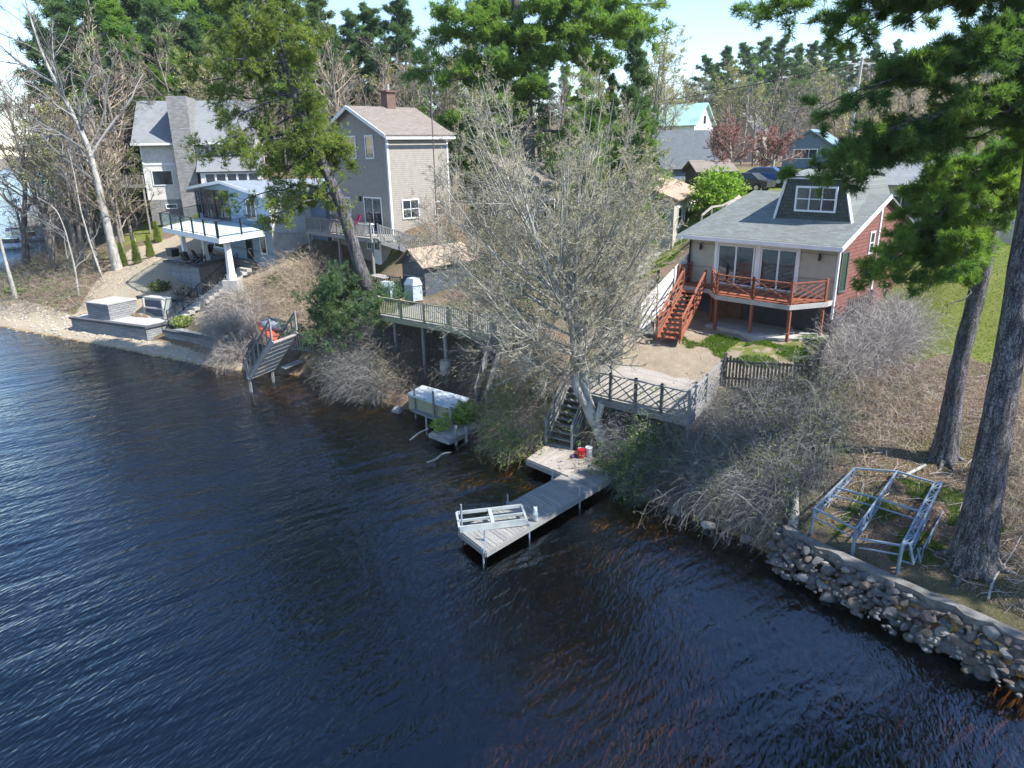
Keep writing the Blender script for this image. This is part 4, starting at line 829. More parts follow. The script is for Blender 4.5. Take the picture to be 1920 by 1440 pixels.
# ------------------------------------------------------------------ fences
def picket(name, pts, h, label, mat='dark_wood', w=.1, gap=.035, jag=.06, zoff=0, z0=None, z1=None):
    t = thing(name, label, 'fence', (*pts[0][:2], float(hz(*pts[0][:2])))); g = GB(); r = GB()
    for a, b_ in zip(pts[:-1], pts[1:]):
        a = np.array(a[:2]); b_ = np.array(b_[:2]); L = np.linalg.norm(b_ - a); n = int(L / (w + gap))
        for i in range(n):
            p_ = a + (b_ - a) * (i + .5) / n; z = float(hz(*p_)) + zoff; hh = h + random.uniform(-jag, jag); dd = (b_ - a) / L * w / 2; nn = np.array([-dd[1], dd[0]]) / w * .02
            tl = random.uniform(-.02, .02)
            g.hexa([(*(p_ - dd - nn), z - .1), (*(p_ + dd - nn), z - .1), (*(p_ + dd + nn), z - .1), (*(p_ - dd + nn), z - .1), (*(p_ - dd * .8 - nn + dd * tl), z + hh), (*(p_ + dd * .8 - nn), z + hh - .03), (*(p_ + dd * .8 + nn), z + hh - .03), (*(p_ - dd * .8 + nn), z + hh)])
        nr = max(1, int(L / 2.4))
        for i in range(nr):
            p_ = a + (b_ - a) * i / nr; q_ = a + (b_ - a) * (i + 1) / nr; pn = (b_ - a) / L; pn = np.array([-pn[1], pn[0]]) * .05
            for f in (.25, .8): r.beam((*(p_ + pn), float(hz(*p_)) + zoff + h * f), (*(q_ + pn), float(hz(*q_)) + zoff + h * f), .04, .08)
    g.build('pickets', M[mat], t, world=True); r.build('rails', M[mat], t, world=True)
    for a in pts: 
        k = GB(); z = float(hz(*a[:2])); k.beam((a[0], a[1], z - .3), (a[0], a[1], z + h + .1), .11, .11); k.build('post', M[mat], t, world=True)
    return t
picket('picket_fence', [BR + [.1, -.1, 0], P(1530, 742, 2.75)], 1.3, 'dark weathered picket fence across the front of the grassy yard, right of the gray deck', jag=.05)
picket('boundary_fence', [P(1532, 738, 2.75), np.array([13.3, 28.6]), np.array([14.6, 31.2])], 1.45, 'gray leaning stockade fence along the right side of the yard, half buried in brambles', 'fence_wood')
picket('brown_fence', [P(1556, 622, 3.4), P(1628, 600, 3.7)], 1.5, 'short brown picket fence joining the corner of the tan house', 'fence_wood')
yf = thing('yard_fence', 'gray board fence with thick posts along the left side of the sandy yard', 'fence', P(1165, 620, 3.3)); pts = [BL + [0, 0, 0], P(1165, 618, 3.3), P(1207, 588, 3.5), P(1232, 562, 3.7)]
g = GB()
for a, b_ in zip(pts[:-1], pts[1:]): za, zb = float(hz(*a[:2])), float(hz(*b_[:2])); quadwall(g, a, b_, za - .1, za + 1.15, zb - .1, zb + 1.15, .04)
g.build('boards', M['fence_light'], yf, world=True)
for a in pts + [(pts[0] + pts[1]) / 2]: g = GB(); z = float(hz(*a[:2])); g.beam((a[0], a[1], z - .2), (a[0], a[1], z + 1.5), .13, .13); g.build('post', M['fence_wood'], yf, world=True)
g = GB()
for a, b_ in zip(pts[:-1], pts[1:]): za, zb = float(hz(*a[:2])), float(hz(*b_[:2])); g.beam((a[0], a[1], za + 1.2), (b_[0], b_[1], zb + 1.2), .1, .05); g.beam((a[0], a[1], za + .5), (b_[0], b_[1], zb + .5), .1, .05)
g.build('rails', M['fence_light'], yf, world=True)
picket('low_bank_fence', [P(1128, 665, 2.6), P(1148, 640, 3.0)], 1.0, 'short dark picket fence between the budding tree and the yard fence')

# ------------------------------------------------------------------ long raised deck behind the budding tree
ud = thing('long_raised_deck', 'long raised deck of treated wood on tall posts over the bramble bank', 'deck', (-3, 36, 0))
U0_, U1_, U2_ = P(712, 590, 3.8), P(842, 613, 3.8), P(965, 635, 3.8); back = np.array([1.7, 2.6, 0])
g = GB(); planks(g, U0_, U0_ + back * 1.0, U2_, U2_ + back, 70); g.build('floor_boards', M['dock_wood'], ud, world=True)
g = GB(); g.beam(U0_ - [0, 0, .17], U2_ - [0, 0, .17], .06, .24); g.build('rim_joist', M['green_wood'], ud, world=True)
g = GB(); rail(g, U0_, U1_, .95, nposts=3, post=.12); g.build('railing', M['green_wood'], ud, world=True); g = GB(); rail(g, U1_ + (U2_ - U1_) * .02, U2_, .95, nposts=3, post=.12); g.build('railing', M['green_wood'], ud, world=True)
for t in (.1, .33, .5, .8): q = U0_ + (U2_ - U0_) * t + back * .06; g = GB(); g.cyl((q[0], q[1], .5), (q[0], q[1], 3.5), .09, n=8); g.build('post', M['gray_wood'], ud, world=True)
q = U0_ + (U2_ - U0_) * .5 + back * .05; g = GB(); g.cyl((q[0], q[1] - .1, 1.3), (q[0], q[1] - .1, 2.0), .3, .3, 14); tag(g.build('gray_barrel', M['concrete'], loc=(q[0], q[1], 1.3)), 'gray drum at the foot of the deck post above the brambles', 'drum')
bs = thing('bank_stairs', 'steep weathered steps with plank handrails down the bank to the tarp covered platform', 'stairs', P(915, 760, .5))
t0 = P(940, 645, 3.5); t1 = P(903, 768, .5); d2, sd = stairs(bs, t0, t1, .95, 13, M['dark_wood'])
for k in (-1, 1): g = GB(); a = t0 + sd * k * .52; c = t1 + sd * k * .52; g.beam(a + [0, 0, .9], c + [0, 0, .9], .05, .2); [g.beam(a + (c - a) * f - [0, 0, .2], a + (c - a) * f + [0, 0, .95], .1, .1) for f in (0, .5, 1)]; g.build('handrail', M['gray_wood'], bs, world=True)
M['tarp'] = paint('pale_tarp', (.44, .50, .55), .5, .2, 1.2, .02, grime=.3); M['cover'] = paint('gray_cover', (.42, .50, .56), .6, .08, 1.5, .03)
tp = thing('tarp_platform', 'water side platform with a pale blue tarp top and a lower bench board', 'platform', (-3.6, 31, 0))
a, b_, c, d = P(763, 738, 1.15), P(848, 766, 1.15), P(880, 746, 1.15), P(792, 722, 1.15)
g = GB(); g.poly([a, b_, c, d], 1.07, 1.15); g.build('tarp_top', M['tarp'], tp, world=True)
g = GB(); quadwall(g, a + [.05, .1, 0], b_ + [0, .1, 0], .35, 1.06, .35, 1.06, .04); g.build('side_panel', M['green_wood'], tp, world=True)
a2, b2 = P(770, 768, .5), P(822, 788, .5); g = GB(); g.poly([a2, b2, b2 + [.45, .5, 0], a2 + [.45, .5, 0]], .42, .5); g.build('bench_board', M['gray_wood'], tp, world=True)
for px, py, zt in ((779, 770, 1.7), (814, 784, 1.7), (849, 795, 1.2), (800, 800, .9)):
    q = P(px, py, .4); g = GB(); g.cyl((q[0], q[1], -1), (q[0], q[1], zt), .05, n=8); g.build('pile', M['gray_wood'], tp, world=True)
sk = thing('small_dock', 'small weathered dock carrying a green shrub in front of the tarp platform', 'dock', (-2.6, 28.6, 0))
a, b_, c, d = P(804, 812, .4), P(842, 826, .4), P(915, 792, .4), P(870, 775, .4); g = GB(); planks(g, a, b_, d, c, 14); g.build('boards', M['dock_wood'], sk, world=True); g = GB(); [g.beam(p_ - [0, 0, .12], q_ - [0, 0, .12], .06, .14) for p_, q_ in ((a, b_), (b_, c))]; g.build('frame', M['gray_wood'], sk, world=True)
for px, py, h_ in ((855, 818, .5), (874, 812, .3), (846, 800, .9)): q = P(px, py, .4); g = GB(); g.cyl((q[0], q[1], -.8), (q[0], q[1], .4 + h_), .07, n=7); g.build('pile', M['gray_wood'], sk, world=True)
# broken shore stairs with kayak and upturned rowing boat
bk = thing('tilted_shore_stairs', 'tilted gray steps with slat railings sliding into the water', 'stairs', P(500, 690, .3))
t0 = P(533, 626, 3.1); t1 = P(489, 699, .8); d2, sd = stairs(bk, t0, t1, 1.9, 8, M['pale_wood'])
for k in (-1, 1): g = GB(); rail(g, t0 + sd * k * 1.0, t1 + sd * k * 1.0, .95, step=.3, nposts=1, bal=.06, top=.12); g.build('railing', M['gray_wood'], bk, world=True)
for q in (t1 + sd * .9, t1 - sd * .9): g = GB(); g.beam(q, (q[0], q[1], -.8), .12, .12); g.build('post', M['gray_wood'], bk, world=True)
g = GB(); q0, q1 = P(530, 690, .5), P(578, 672, .7); g.beam(q0, q1, .5, .07); g.build('ledge_board', M['gray_wood'], bk, world=True)
g = GB(); q0, q1 = P(533, 655, 1.2), P(588, 662, 1.1); rail(g, q0, q1, 1.0, step=.15, nposts=1, bal=.07, top=.12); g.build('side_railing', M['gray_wood'], bk, world=True)
def hull(name, p, q, w, h, mat, label, cat, up=False):
    p = np.array(p); q = np.array(q); L = np.linalg.norm(q - p); d = (q - p) / L; s_ = np.cross(d, [0, 0, 1]); s_ /= np.linalg.norm(s_); u_ = np.cross(s_, d)
    K, S = 15, 12; V = []
    for i in range(K):
        t = i / (K - 1); wd = w / 2 * max(math.sin(math.pi * t) ** .6, .02); hh = h * (.25 + .75 * math.sin(math.pi * t) ** .5)
        for j in range(S): an = 2 * math.pi * j / S; V.append(p + d * L * t + s_ * wd * math.cos(an) + u_ * hh / 2 * math.sin(an) * (1 if math.sin(an) < 0 else .6))
    g = GB(); g.add(V, [[i * S + j, i * S + (j + 1) % S, (i + 1) * S + (j + 1) % S, (i + 1) * S + j] for i in range(K - 1) for j in range(S)], .5); g.add(np.array(V)[:S], [list(range(S))[::-1]], .5); g.add(np.array(V)[-S:], [list(range(S))], .5)
    c = (p + q) / 2; t_ = thing(name, label, cat, c); g.build('hull', mat, t_, world=True, smooth=True); return t_, c, d, s_, u_
t_, c, d, s_, u_ = hull('kayak', P(484, 604, 2.3), P(522, 642, 2.3), .65, .4, paint('orange_hull', (.62, .10, .03), .35, .05), 'orange red kayak lying on the slope above the tilted stairs', 'kayak')
g = GB(); an = np.linspace(0, 2 * math.pi, 17); g.tubes((c + u_ * .17 + np.cos(an)[:, None] * d * .4 + np.sin(an)[:, None] * s_ * .2)[None], .035, 5); g.build('cockpit_rim', M['black'], t_, world=True)
t_, c, d, s_, u_ = hull('rowing_boat', P(497, 600, 2.5), P(530, 616, 2.5), 1.3, .9, paint('gray_hull', (.26, .27, .28), .5), 'gray rowing boat turned upside down beside the orange kayak', 'boat')
g = GB(); g.beam(c - d * .7 + u_ * .29, c + d * .7 + u_ * .29, .05, .05); g.build('keel', M['foundation'], t_, world=True)
# shed, covered grills and lower stair landing in front of the gray house
OS = P(757, 545, 3.9); sh = thing('garden_shed', 'dark wooden shed with a tan shingle roof between the gray house and the raised deck', 'shed', (OS[0], OS[1], 3.7), ANG)
g = GB(); g.box(0, 2.2, 0, 3.6, -.5, 2.0); g.add([(0, 0, 2.0), (2.2, 0, 2.0), (1.1, 0, 2.75)], [[0, 1, 2]]); g.add([(0, 3.6, 2.0), (2.2, 3.6, 2.0), (1.1, 3.6, 2.75)], [[0, 2, 1]]); g.build('wall', siding('dark_boards', (.085, .10, .12), 9), sh)
g = GB(); g.slab([(-.3, -.35, 1.86), (-.3, 3.9, 1.86), (1.1, 3.9, 2.86), (1.1, -.35, 2.86)], .07); g.slab([(2.5, -.35, 1.86), (2.5, 3.9, 1.86), (1.101, 3.9, 2.86), (1.101, -.35, 2.86)], .07); g.build('roof', shingle('tan_roof', (.42, .33, .25), (.34, .26, .2), 1, .3, .14, 1.8, (.2, .15, .12), ms=.006), sh)
g = GB(); g.beam((.1, -.03, 1.2), (2.1, -.03, 1.2), .03, .08); g.beam((.1, -.03, .4), (2.1, -.03, .4), .03, .08); g.box(1.2, 1.9, -.04, -.003, .5, 1.1); g.build('front_battens', M['gray_wood'], sh)
def cover(name, px, py, z, w, d_, h, label, rz):
    q = P(px, py, z); t = thing(name, label, 'grill cover', q, rz); g = GB()
    g.hexa([(-w / 2, -d_ / 2, 0), (w / 2, -d_ / 2, 0), (w / 2, d_ / 2, 0), (-w / 2, d_ / 2, 0), (-w * .47, -d_ * .45, h * .7), (w * .47, -d_ * .45, h * .7), (w * .47, d_ * .45, h * .7), (-w * .47, d_ * .45, h * .7)]); g.build('skirt', M['cover'], t)
    g = GB(); g.hexa([(-w * .52, -d_ * .5, h * .7), (w * .52, -d_ * .5, h * .7), (w * .52, d_ * .5, h * .7), (-w * .52, d_ * .5, h * .7), (-w * .36, -d_ * .25, h), (w * .36, -d_ * .25, h), (w * .36, d_ * .35, h), (-w * .36, d_ * .35, h)]); g.build('hood', M['cover'], t)
cover('covered_grill', 776, 562, 3.85, .85, .7, 1.25, 'upright pale blue grill cover on the raised deck before the shed', ANG)
cover('covered_chair', 727, 558, 3.85, .9, .6, .95, 'low slanted pale blue furniture cover at the left end of the raised deck', ANG + .3)
pt_ = thing('picnic_table', 'small weathered table below the gray balcony', 'table', P(715, 540, 4.1), ANG); g = GB(); [g.beam((-.8, -.3 + .15 * i, .72), (.8, -.3 + .15 * i, .72), .13, .04) for i in range(5)]; g.build('tabletop', M['pale_wood'], pt_)
for sx in (-.6, .6): g = GB(); g.beam((sx, -.3, 0), (sx, .3, .7), .06, .08); g.beam((sx, .3, 0), (sx, -.3, .7), .06, .08); g.build('leg', M['pale_wood'], pt_)
lf = thing('slope_railing', 'gray slat railing on the slope below the gray balcony', 'railing', P(710, 560, 3.9)); g = GB(); rail(g, P(690, 545, 3.9), P(752, 548, 3.9), .9, nposts=2); g.build('rail', M['gray_wood'], lf, world=True)

# ------------------------------------------------------------------ vegetation kit
def unit(v): return v / (np.linalg.norm(v, axis=-1, keepdims=True) + 1e-9)
def spawn(Pt, R, m, t0, t1, ang, lf, K, wig=.15, up=0., rf=.55, flat=1., tip=.35, r=rng, tw=.6):
    N, K0, _ = Pt.shape; R = np.broadcast_to(R, (N, K0))
    L = np.linalg.norm(np.diff(Pt, axis=1), axis=2).sum(1)
    t = r.uniform(t0, t1, (N, m)); f = t * (K0 - 1); i = np.clip(f.astype(int), 0, K0 - 2); fr = (f - i)[..., None]
    n = np.arange(N)[:, None]; a = Pt[n, i]; b_ = Pt[n, i + 1]; st = (a * (1 - fr) + b_ * fr).reshape(-1, 3); T = unit(b_ - a).reshape(-1, 3)
    rr = (R[n, i] * (1 - fr[..., 0]) + R[n, i + 1] * fr[..., 0]).reshape(-1)
    pr_ = r.normal(size=(N * m, 3)); pr_[:, 2] *= flat; pr_ = unit(np.cross(np.cross(T, pr_), T))
    an = np.radians(ang) * r.uniform(.7, 1.3, (N * m, 1)); d = np.cos(an) * T + np.sin(an) * pr_; d[:, 2] *= (flat + 1) / 2
    ln = (np.repeat(L, m) * lf * (1 - tw * t.reshape(-1)) * r.uniform(.7, 1.25, N * m))[:, None]
    out = [st]; 
    for k in range(K - 1):
        w = r.normal(size=d.shape) * wig; w[:, 2] *= flat; d = unit(d + w + np.array([0, 0, up])); out.append(out[-1] + d * ln / (K - 1))
    return np.stack(out, 1), (rr * rf)[:, None] * np.linspace(1, tip, K)[None]
def smooth_path(pts, K):
    pts = np.asarray(pts, float); d = np.r_[0, np.cumsum(np.linalg.norm(np.diff(pts, axis=0), axis=1))]; t = np.linspace(0, d[-1], K)
    q = np.stack([np.interp(t, d, pts[:, i]) for i in range(3)], 1)
    for _ in range(2): q[1:-1] = (q[:-2] + 2 * q[1:-1] + q[2:]) / 4
    return q
def trunk_mesh(gb, path, r0, r1, flare=1.35, n=14, K=26, knob=.06):
    q = smooth_path(path, K); t = np.linspace(0, 1, K); rr = r0 + (r1 - r0) * t; rr = rr * (1 + (flare - 1) * np.exp(-t * 14)); rr *= 1 + knob * rng.normal(size=K) * .6
    gb.tubes(q[None], rr[None], n); return q, rr
def lowpt(q): return (float(q[0]), float(q[1]), float(q[2]))
def needles(nd, B, t0, dens, n, ln, w, spread=.75, upb=.35, sc=.12):     # tufts along branches B
    N, K, _ = B.shape; t = rng.uniform(t0, 1, (N, dens)) * (K - 1); i = np.clip(t.astype(int), 0, K - 2); f = (t - i)[..., None]; m = np.arange(N)[:, None]
    c = (B[m, i] * (1 - f) + B[m, i + 1] * f).reshape(-1, 3); T = unit(B[m, i + 1] - B[m, i]).reshape(-1, 3)
    c = c + rng.normal(size=c.shape) * sc; T = T + [0, 0, upb]
    nd.blades(c, T, n, ln, w, spread)
def pine_custom(name, label, trunk, r0, r1, limbs, side=(14, 5), dens=(5, 12), nl=(.16, .014), barkm='bark_pine', leafm='pine_dark', limb_r=.09, sidelen=.35, flat=.35, flare=1.35, sc=.1, group=None, extra=None, cat='tree', droop=-.03):
    t = thing(name, label, cat, lowpt(trunk[0]), 0, group); g = GB(); q, rr = trunk_mesh(g, trunk, r0, r1, flare); 
    if flare > 1.5:
        for k in range(8):
            a = k * .785 + rng.uniform(-.2, .2); dr = np.array([math.cos(a), math.sin(a), 0]); L_ = r0 * rng.uniform(1.7, 2.9); e = trunk[0] + dr * L_; e[2] = hz(e[0], e[1]) - .05; m_ = trunk[0] + dr * r0 * 1.25; m_[2] = hz(m_[0], m_[1]) + r0 * .25; g.tubes(smooth_path([trunk[0] + dr * r0 * .7 + [0, 0, r0 * 1.5], m_, e], 8)[None], np.linspace(r0 * .45, .04, 8)[None], 8)
    g.build('trunk', M[barkm], t, world=True, smooth=True)
    bg_ = GB(); nd = GB(); LP = np.stack([smooth_path(l, 9) for l in limbs]); LP[:, 1:-1] += rng.normal(size=LP[:, 1:-1].shape) * .12
    LR = limb_r * np.linspace(1, .25, 9)[None] * np.ones((len(limbs), 1)); bg_.tubes(LP, LR, 6)
    s1, r1_ = spawn(LP, LR, side[0], .12, 1, 55, sidelen, 5, .18, droop, .5, flat, tw=.5); bg_.tubes(s1, r1_, 4)
    s2, r2_ = spawn(s1, r1_, side[1], .15, 1, 50, .5, 4, .2, .06, .5, flat + .2); bg_.tubes(s2, np.maximum(r2_, .006), 3)
    needles(nd, s2, .2, dens[0], dens[1], nl[0], nl[1], sc=sc); needles(nd, s1, .4, dens[0], dens[1], nl[0], nl[1], sc=sc)
    if extra is not None:
        s3, r3 = spawn(q[None], rr[None], extra[0], extra[1], extra[2], 70, extra[3], 4, .3, .1, .12, tw=.2); bg_.tubes(s3, r3, 3); needles(nd, s3, .1, dens[0] * 2, dens[1], nl[0], nl[1], sc=sc * 2)
    bg_.build('branches', M[barkm], t, world=True); nd.build('crown', M[leafm], t, world=True); return t
def Yl(lst): return [Yp(a, b_, y) for a, b_, y in lst]

# --- big budding tree beside the dock stairs
def budding_tree():
    base = P(1138, 836, .7); t = thing('budding_tree', 'large pale barked tree full of bare budding twigs beside the dock stairs', 'tree', lowpt(base))
    g = GB(); y = base[1]
    tr = [base, *Yl([(1118, 795, y + .1), (1098, 755, y + .3), (1090, 700, y + .5), (1086, 640, y + .7), (1080, 570, y + .9), (1068, 490, y + 1.1), (1060, 400, y + 1.3), (1055, 300, y + 1.5)])]
    q, rr = trunk_mesh(g, tr, .27, .05, 1.25, 12, 26, .08)
    s2 = smooth_path([*Yl([(1106, 770, y + .2), (1076, 742, y), (1074, 690, y - .2), (1078, 620, y - .3), (1050, 540, y - .6), (1010, 470, y - .9), (985, 380, y - 1.2)])], 14); g.tubes(s2[None], np.linspace(.17, .04, 14)[None], 10)
    s3 = Yl([(1118, 795, y + .1), (1126, 770, y - .1), (1128, 755, y - .1)]); g.tubes(smooth_path(s3, 5)[None], np.array([[.13, .15, .15, .14, .13]]), 10)
    g.build('trunk', M['bark_gray'], t, world=True, smooth=True)
    ends = []; r = np.random.default_rng(3)
    c = Yp(1015, 435, y + .6); rx, rz = 5.0, 6.1
    for k in range(84):
        th = r.uniform(0, 2 * math.pi); ph = r.uniform(-.75, 1.0); ce = math.sqrt(max(0, 1 - ph * ph * .9)) * r.uniform(.86, 1.0)
        ends.append(c + np.array([math.cos(th) * rx * ce, math.sin(th) * rx * .85 * ce, ph * rz * r.uniform(.86, .96)]))
    limbs = []; R_ = []
    for e in ends:
        frac = np.clip((e[2] - 3.2) / 15 * .8 + .12 + r.uniform(-.08, .08), .28, .93) if e[2] > 4 else r.uniform(.28, .42)
        src = q if r.random() < .68 else s2; s = src[int(frac * (len(src) - 1))]
        mid = s * .5 + e * .5 + np.array([0, 0, -.6 if e[2] < 6 else -.9]) * .7; mid[:2] += (e[:2] - s[:2]) * .08
        limbs.append(smooth_path([s, mid, e], 8)); R_.append(r.uniform(.035, .06))
    LP = np.stack(limbs); LR = np.array(R_)[:, None] * np.linspace(1, .2, 8)[None]
    bg_ = GB(); bg_.tubes(LP, LR, 6)
    a1, b1 = spawn(LP, LR, 13, .12, .98, 42, .40, 6, .13, .015, .5, tip=.4); bg_.tubes(a1, b1, 4)
    bg_.build('limbs', M['bark_gray'], t, world=True, smooth=True)
    tw = GB(); a2, b2 = spawn(a1, b1, 8, .15, 1, 40, .46, 5, .16, .03, .6, tip=.5); tw.tubes(a2, np.clip(b2, .005, .011), 3)
    a3, b3 = spawn(a2, b2, 5, .2, 1, 40, .5, 4, .16, .03, .7); tw.tubes(a3, np.full(b3.shape, .0048), 3)
    tw.build('twigs', M['twig_silver'], t, world=True)
    bd = GB(); ce = np.vstack([a3[:, -1], a3[:, -2], a2[:, -1], a3[:, 1]]); k = rng.random(len(ce)) < .9 * np.clip((ce[:, 2] - 4.5) / 13, .03, .6) * (.5 + .5 * (vnoise(ce[:, 0], ce[:, 2], 1.3) > -.1)); bd.leaves(ce[k] + rng.normal(size=(k.sum(), 3)) * .02, .023, up=.1); bd.build('buds', M['bud'], t, world=True)
budding_tree()

# --- leaning yellow green pine at the left
def left_pine():
    y = 39.
    tr = [P(700, 575, 3.1), *Yl([(690, 545, y), (668, 480, y), (645, 395, y - .1), (612, 320, y - .2), (572, 235, y - .2), (545, 150, y - .1), (522, 85, y), (500, 30, y + .2), (480, -40, y + .4)])]
    q = smooth_path(tr, 40)
    E_ = [(395, 70, -1), (372, 150, 1), (420, 10, 0), (455, 60, -2), (560, 30, 1), (580, 110, 0), (590, 180, -1), (575, 235, 1.5), (378, 280, 0), (420, 235, -1), (410, 190, 2), (470, 290, -2), (445, 385, 0), (500, 340, 1), (505, 410, -1), (545, 400, 0), (590, 270, -2), (650, 280, 0), (660, 305, 1), (560, 330, -1.5), (430, 300, 1), (470, 140, 1), (540, -20, 1), (430, -30, -1), (590, 60, -1), (400, 120, -2), (600, 310, 1), (600, 240, .5), (560, 290, 1), (450, 100, 2)]
    limbs = []
    for (px, py, dy) in E_:
        e = Yp(px, py, y + dy); tt = e[2] + (1.0 if py > 220 else -.3) * rng.uniform(.4, 1.4) + .4
        i = int(np.argmin(abs(q[:, 2] - tt))); s = q[i]; m = (s + e) / 2 + [0, 0, .25]; limbs.append([s, m, e])
    pine_custom('leaning_pine', 'tall leaning pine with yellow green clumps before the gray gabled house', tr, .42, .13, limbs, (10, 6), (5, 11), (.2, .024), 'bark_pine', 'pine_yellow', .08, .42, .8, 1.3, .12, extra=(36, .35, 1, .10))
    bits = []
    s = P(690, 560, 3.6)
    for px, py, dy in ((560, 615, -1.2), (600, 585, -1.), (590, 540, 0), (640, 520, -.6), (700, 600, -1.4), (735, 590, -.8), (640, 620, -1.8), (570, 570, .2), (610, 640, -1.5), (680, 560, -2), (620, 560, -.5)): e = Yp(px, py, 38.5 + dy); bits.append([s + rng.normal(size=3) * .2, (s + e) / 2 + [0, 0, .3], e])
    pine_custom('young_pine', 'low dark green pine boughs at the foot of the leaning pine above the brambles', [P(700, 640, 2.0), s, s + [0, 0, .8]], .12, .05, bits, (12, 6), (4, 11), (.2, .022), 'bark_pine', 'pine_dark', .06, .34, .7, 1.1, .1)
left_pine()

# --- tall pine behind the budding tree
def centre_pine():
    y = 58.
    tr = [P(992, 430, 5.2), *Yl([(992, 330, y), (988, 200, y), (985, 120, y), (972, 40, y), (960, -60, y + .5), (955, -180, y + .5)])]; tr[0] = np.array([tr[1][0], y, 4.5]); q = smooth_path(tr, 50)
    E_ = [(775, 130, 0), (820, 60, 2), (860, 30, -2), (840, 150, -2), (870, 110, 1), (795, 270, -1), (830, 235, 1), (860, 215, -3), (840, 300, 0), (905, 60, -2), (930, 110, -3), (1040, 90, -2), (1080, 50, 2), (1135, 10, 0), (1180, 60, 1), (1250, 5, 2), (1245, 45, 0), (1150, 110, -1), (1200, 35, -2), (1060, 10, -3), (900, 10, 0), (940, 20, 3), (1000, 60, -3.5), (1010, 150, -3), (930, 190, -3), (880, 250, -2), (900, 320, -2), (880, 370, 0), (1200, 290, 0), (1215, 330, 1), (1240, 360, 0), (1185, 240, 2), (850, 380, 1), (1120, -30, -2), (860, -20, 1), (820, 20, -1)]
    limbs = []
    for (px, py, dy) in E_:
        e = Yp(px, py, y + dy); i = int(np.argmin(abs(q[:, 2] - (e[2] - rng.uniform(-.8, .8))))); s = q[i]; limbs.append([s, (s + e) / 2 + [0, 0, -.3], e])
    pine_custom('tall_pine', 'tall dark pine with broad plates of needles rising behind the budding tree', tr, .62, .3, limbs, (18, 7), (5, 10), (.34, .04), 'bark_pine', 'pine_bright', .12, .36, .22, 1.2, .14)
centre_pine()

# --- the two big pines at the right edge
def right_pines():
    yb = 17.2
    b0 = P(1822, 1066, 1.05); trB = [b0, *Yl([(1832, 1000, b0[1] + .1), (1850, 900, b0[1] + .15), (1872, 780, b0[1] + .2), (1895, 650, b0[1] + .3), (1918, 500, b0[1] + .5), (1945, 300, b0[1] + .8), (1965, 100, b0[1] + 1), (1990, -150, b0[1] + 1.2)])]
    qB = smooth_path(trB, 50)
    a0 = P(1768, 866, 2.0); ya = a0[1]; trA = [a0, *Yl([(1780, 800, ya), (1790, 720, ya), (1808, 640, ya), (1835, 540, ya + .1), (1858, 440, ya + .2), (1878, 330, ya + .3), (1900, 200, ya + .4), (1930, 20, ya + .5), (1950, -120, ya + .5)])]
    qA = smooth_path(trA, 50)
    def mk(q, E_, dz=.3):
        out = []
        for (px, py, yy, sy) in E_:
            e = Yp(px, py, yy); s = q[int(np.argmin(abs(q[:, 2] - Yp(1920, sy, q[25][1])[2])))]; out.append([s, s * .55 + e * .45 + [0, 0, dz], e])
        return out
    A_ = [(1680, 425, 20.6, 330), (1700, 372, 20, 300), (1735, 350, 19.4, 300), (1760, 400, 19.4, 320), (1800, 440, 19, 340), (1850, 380, 18.8, 310), (1900, 420, 19, 330), (1820, 350, 20.5, 290), (1720, 400, 21.5, 320), (1780, 380, 18.4, 310),
          (1592, 530, 20.5, 420), (1635, 508, 21.3, 410), (1690, 525, 20, 420), (1740, 545, 19.6, 430), (1785, 500, 19, 420), (1660, 480, 21.8, 400), (1730, 470, 20.6, 390), (1775, 590, 20.2, 460), (1680, 462, 19.8, 360), (1900, 330, 19, 260), (1930, 370, 19.5, 290), (1615, 520, 19.6, 415)]
    B_ = [(1530, 207, 20, 50), (1562, 190, 18.8, 45), (1600, 198, 20.8, 50), (1650, 165, 19.2, 40), (1705, 150, 18.2, 40), (1765, 125, 19.6, 20), (1835, 100, 18.4, 0), (1690, 180, 20.4, 50), (1750, 165, 19, 50), (1820, 150, 20, 50), (1880, 110, 19, 20), (1545, 215, 19.2, 55),
          (1492, 322, 20, 175), (1525, 300, 19, 170), (1565, 322, 21, 180), (1600, 290, 18.5, 165), (1655, 290, 20.5, 175), (1715, 262, 19, 165), (1775, 245, 18.2, 160), (1840, 225, 19.4, 160), (1550, 338, 19.6, 185), (1620, 318, 19.4, 180), (1690, 300, 18.4, 180), (1890, 200, 18.6, 130), (1900, 290, 19.6, 200), (1510, 335, 20.6, 182), (1760, 290, 20.4, 190),
          (1412, 18, 19.5, -110), (1450, 32, 19, -110), (1500, 45, 19.5, -105), (1560, 45, 18.8, -110), (1480, 8, 20.3, -120), (1620, 28, 19.4, -110), (1680, 22, 18.6, -110), (1570, 70, 20.2, -95), (1750, 5, 18.8, -110), (1640, 62, 19, -90), (1820, 25, 19, -90), (1700, 50, 20, -85), (1890, 40, 18.6, -60)]
    pine_custom('right_edge_pine', 'massive dark barked pine trunk at the right edge, its base beside the steel frames', trB, .42, .19, mk(qB, B_), (13, 6), (6, 12), (.17, .014), 'bark_pine', 'pine_mid', .045, .22, .2, 1.55, .04)
    pine_custom('slender_pine', 'second big pine left of the massive trunk, with low bright boughs', trA, .29, .14, mk(qA, A_), (13, 6), (6, 12), (.17, .014), 'bark_pine', 'pine_bright', .045, .22, .22, 1.55, .04)
right_pines()

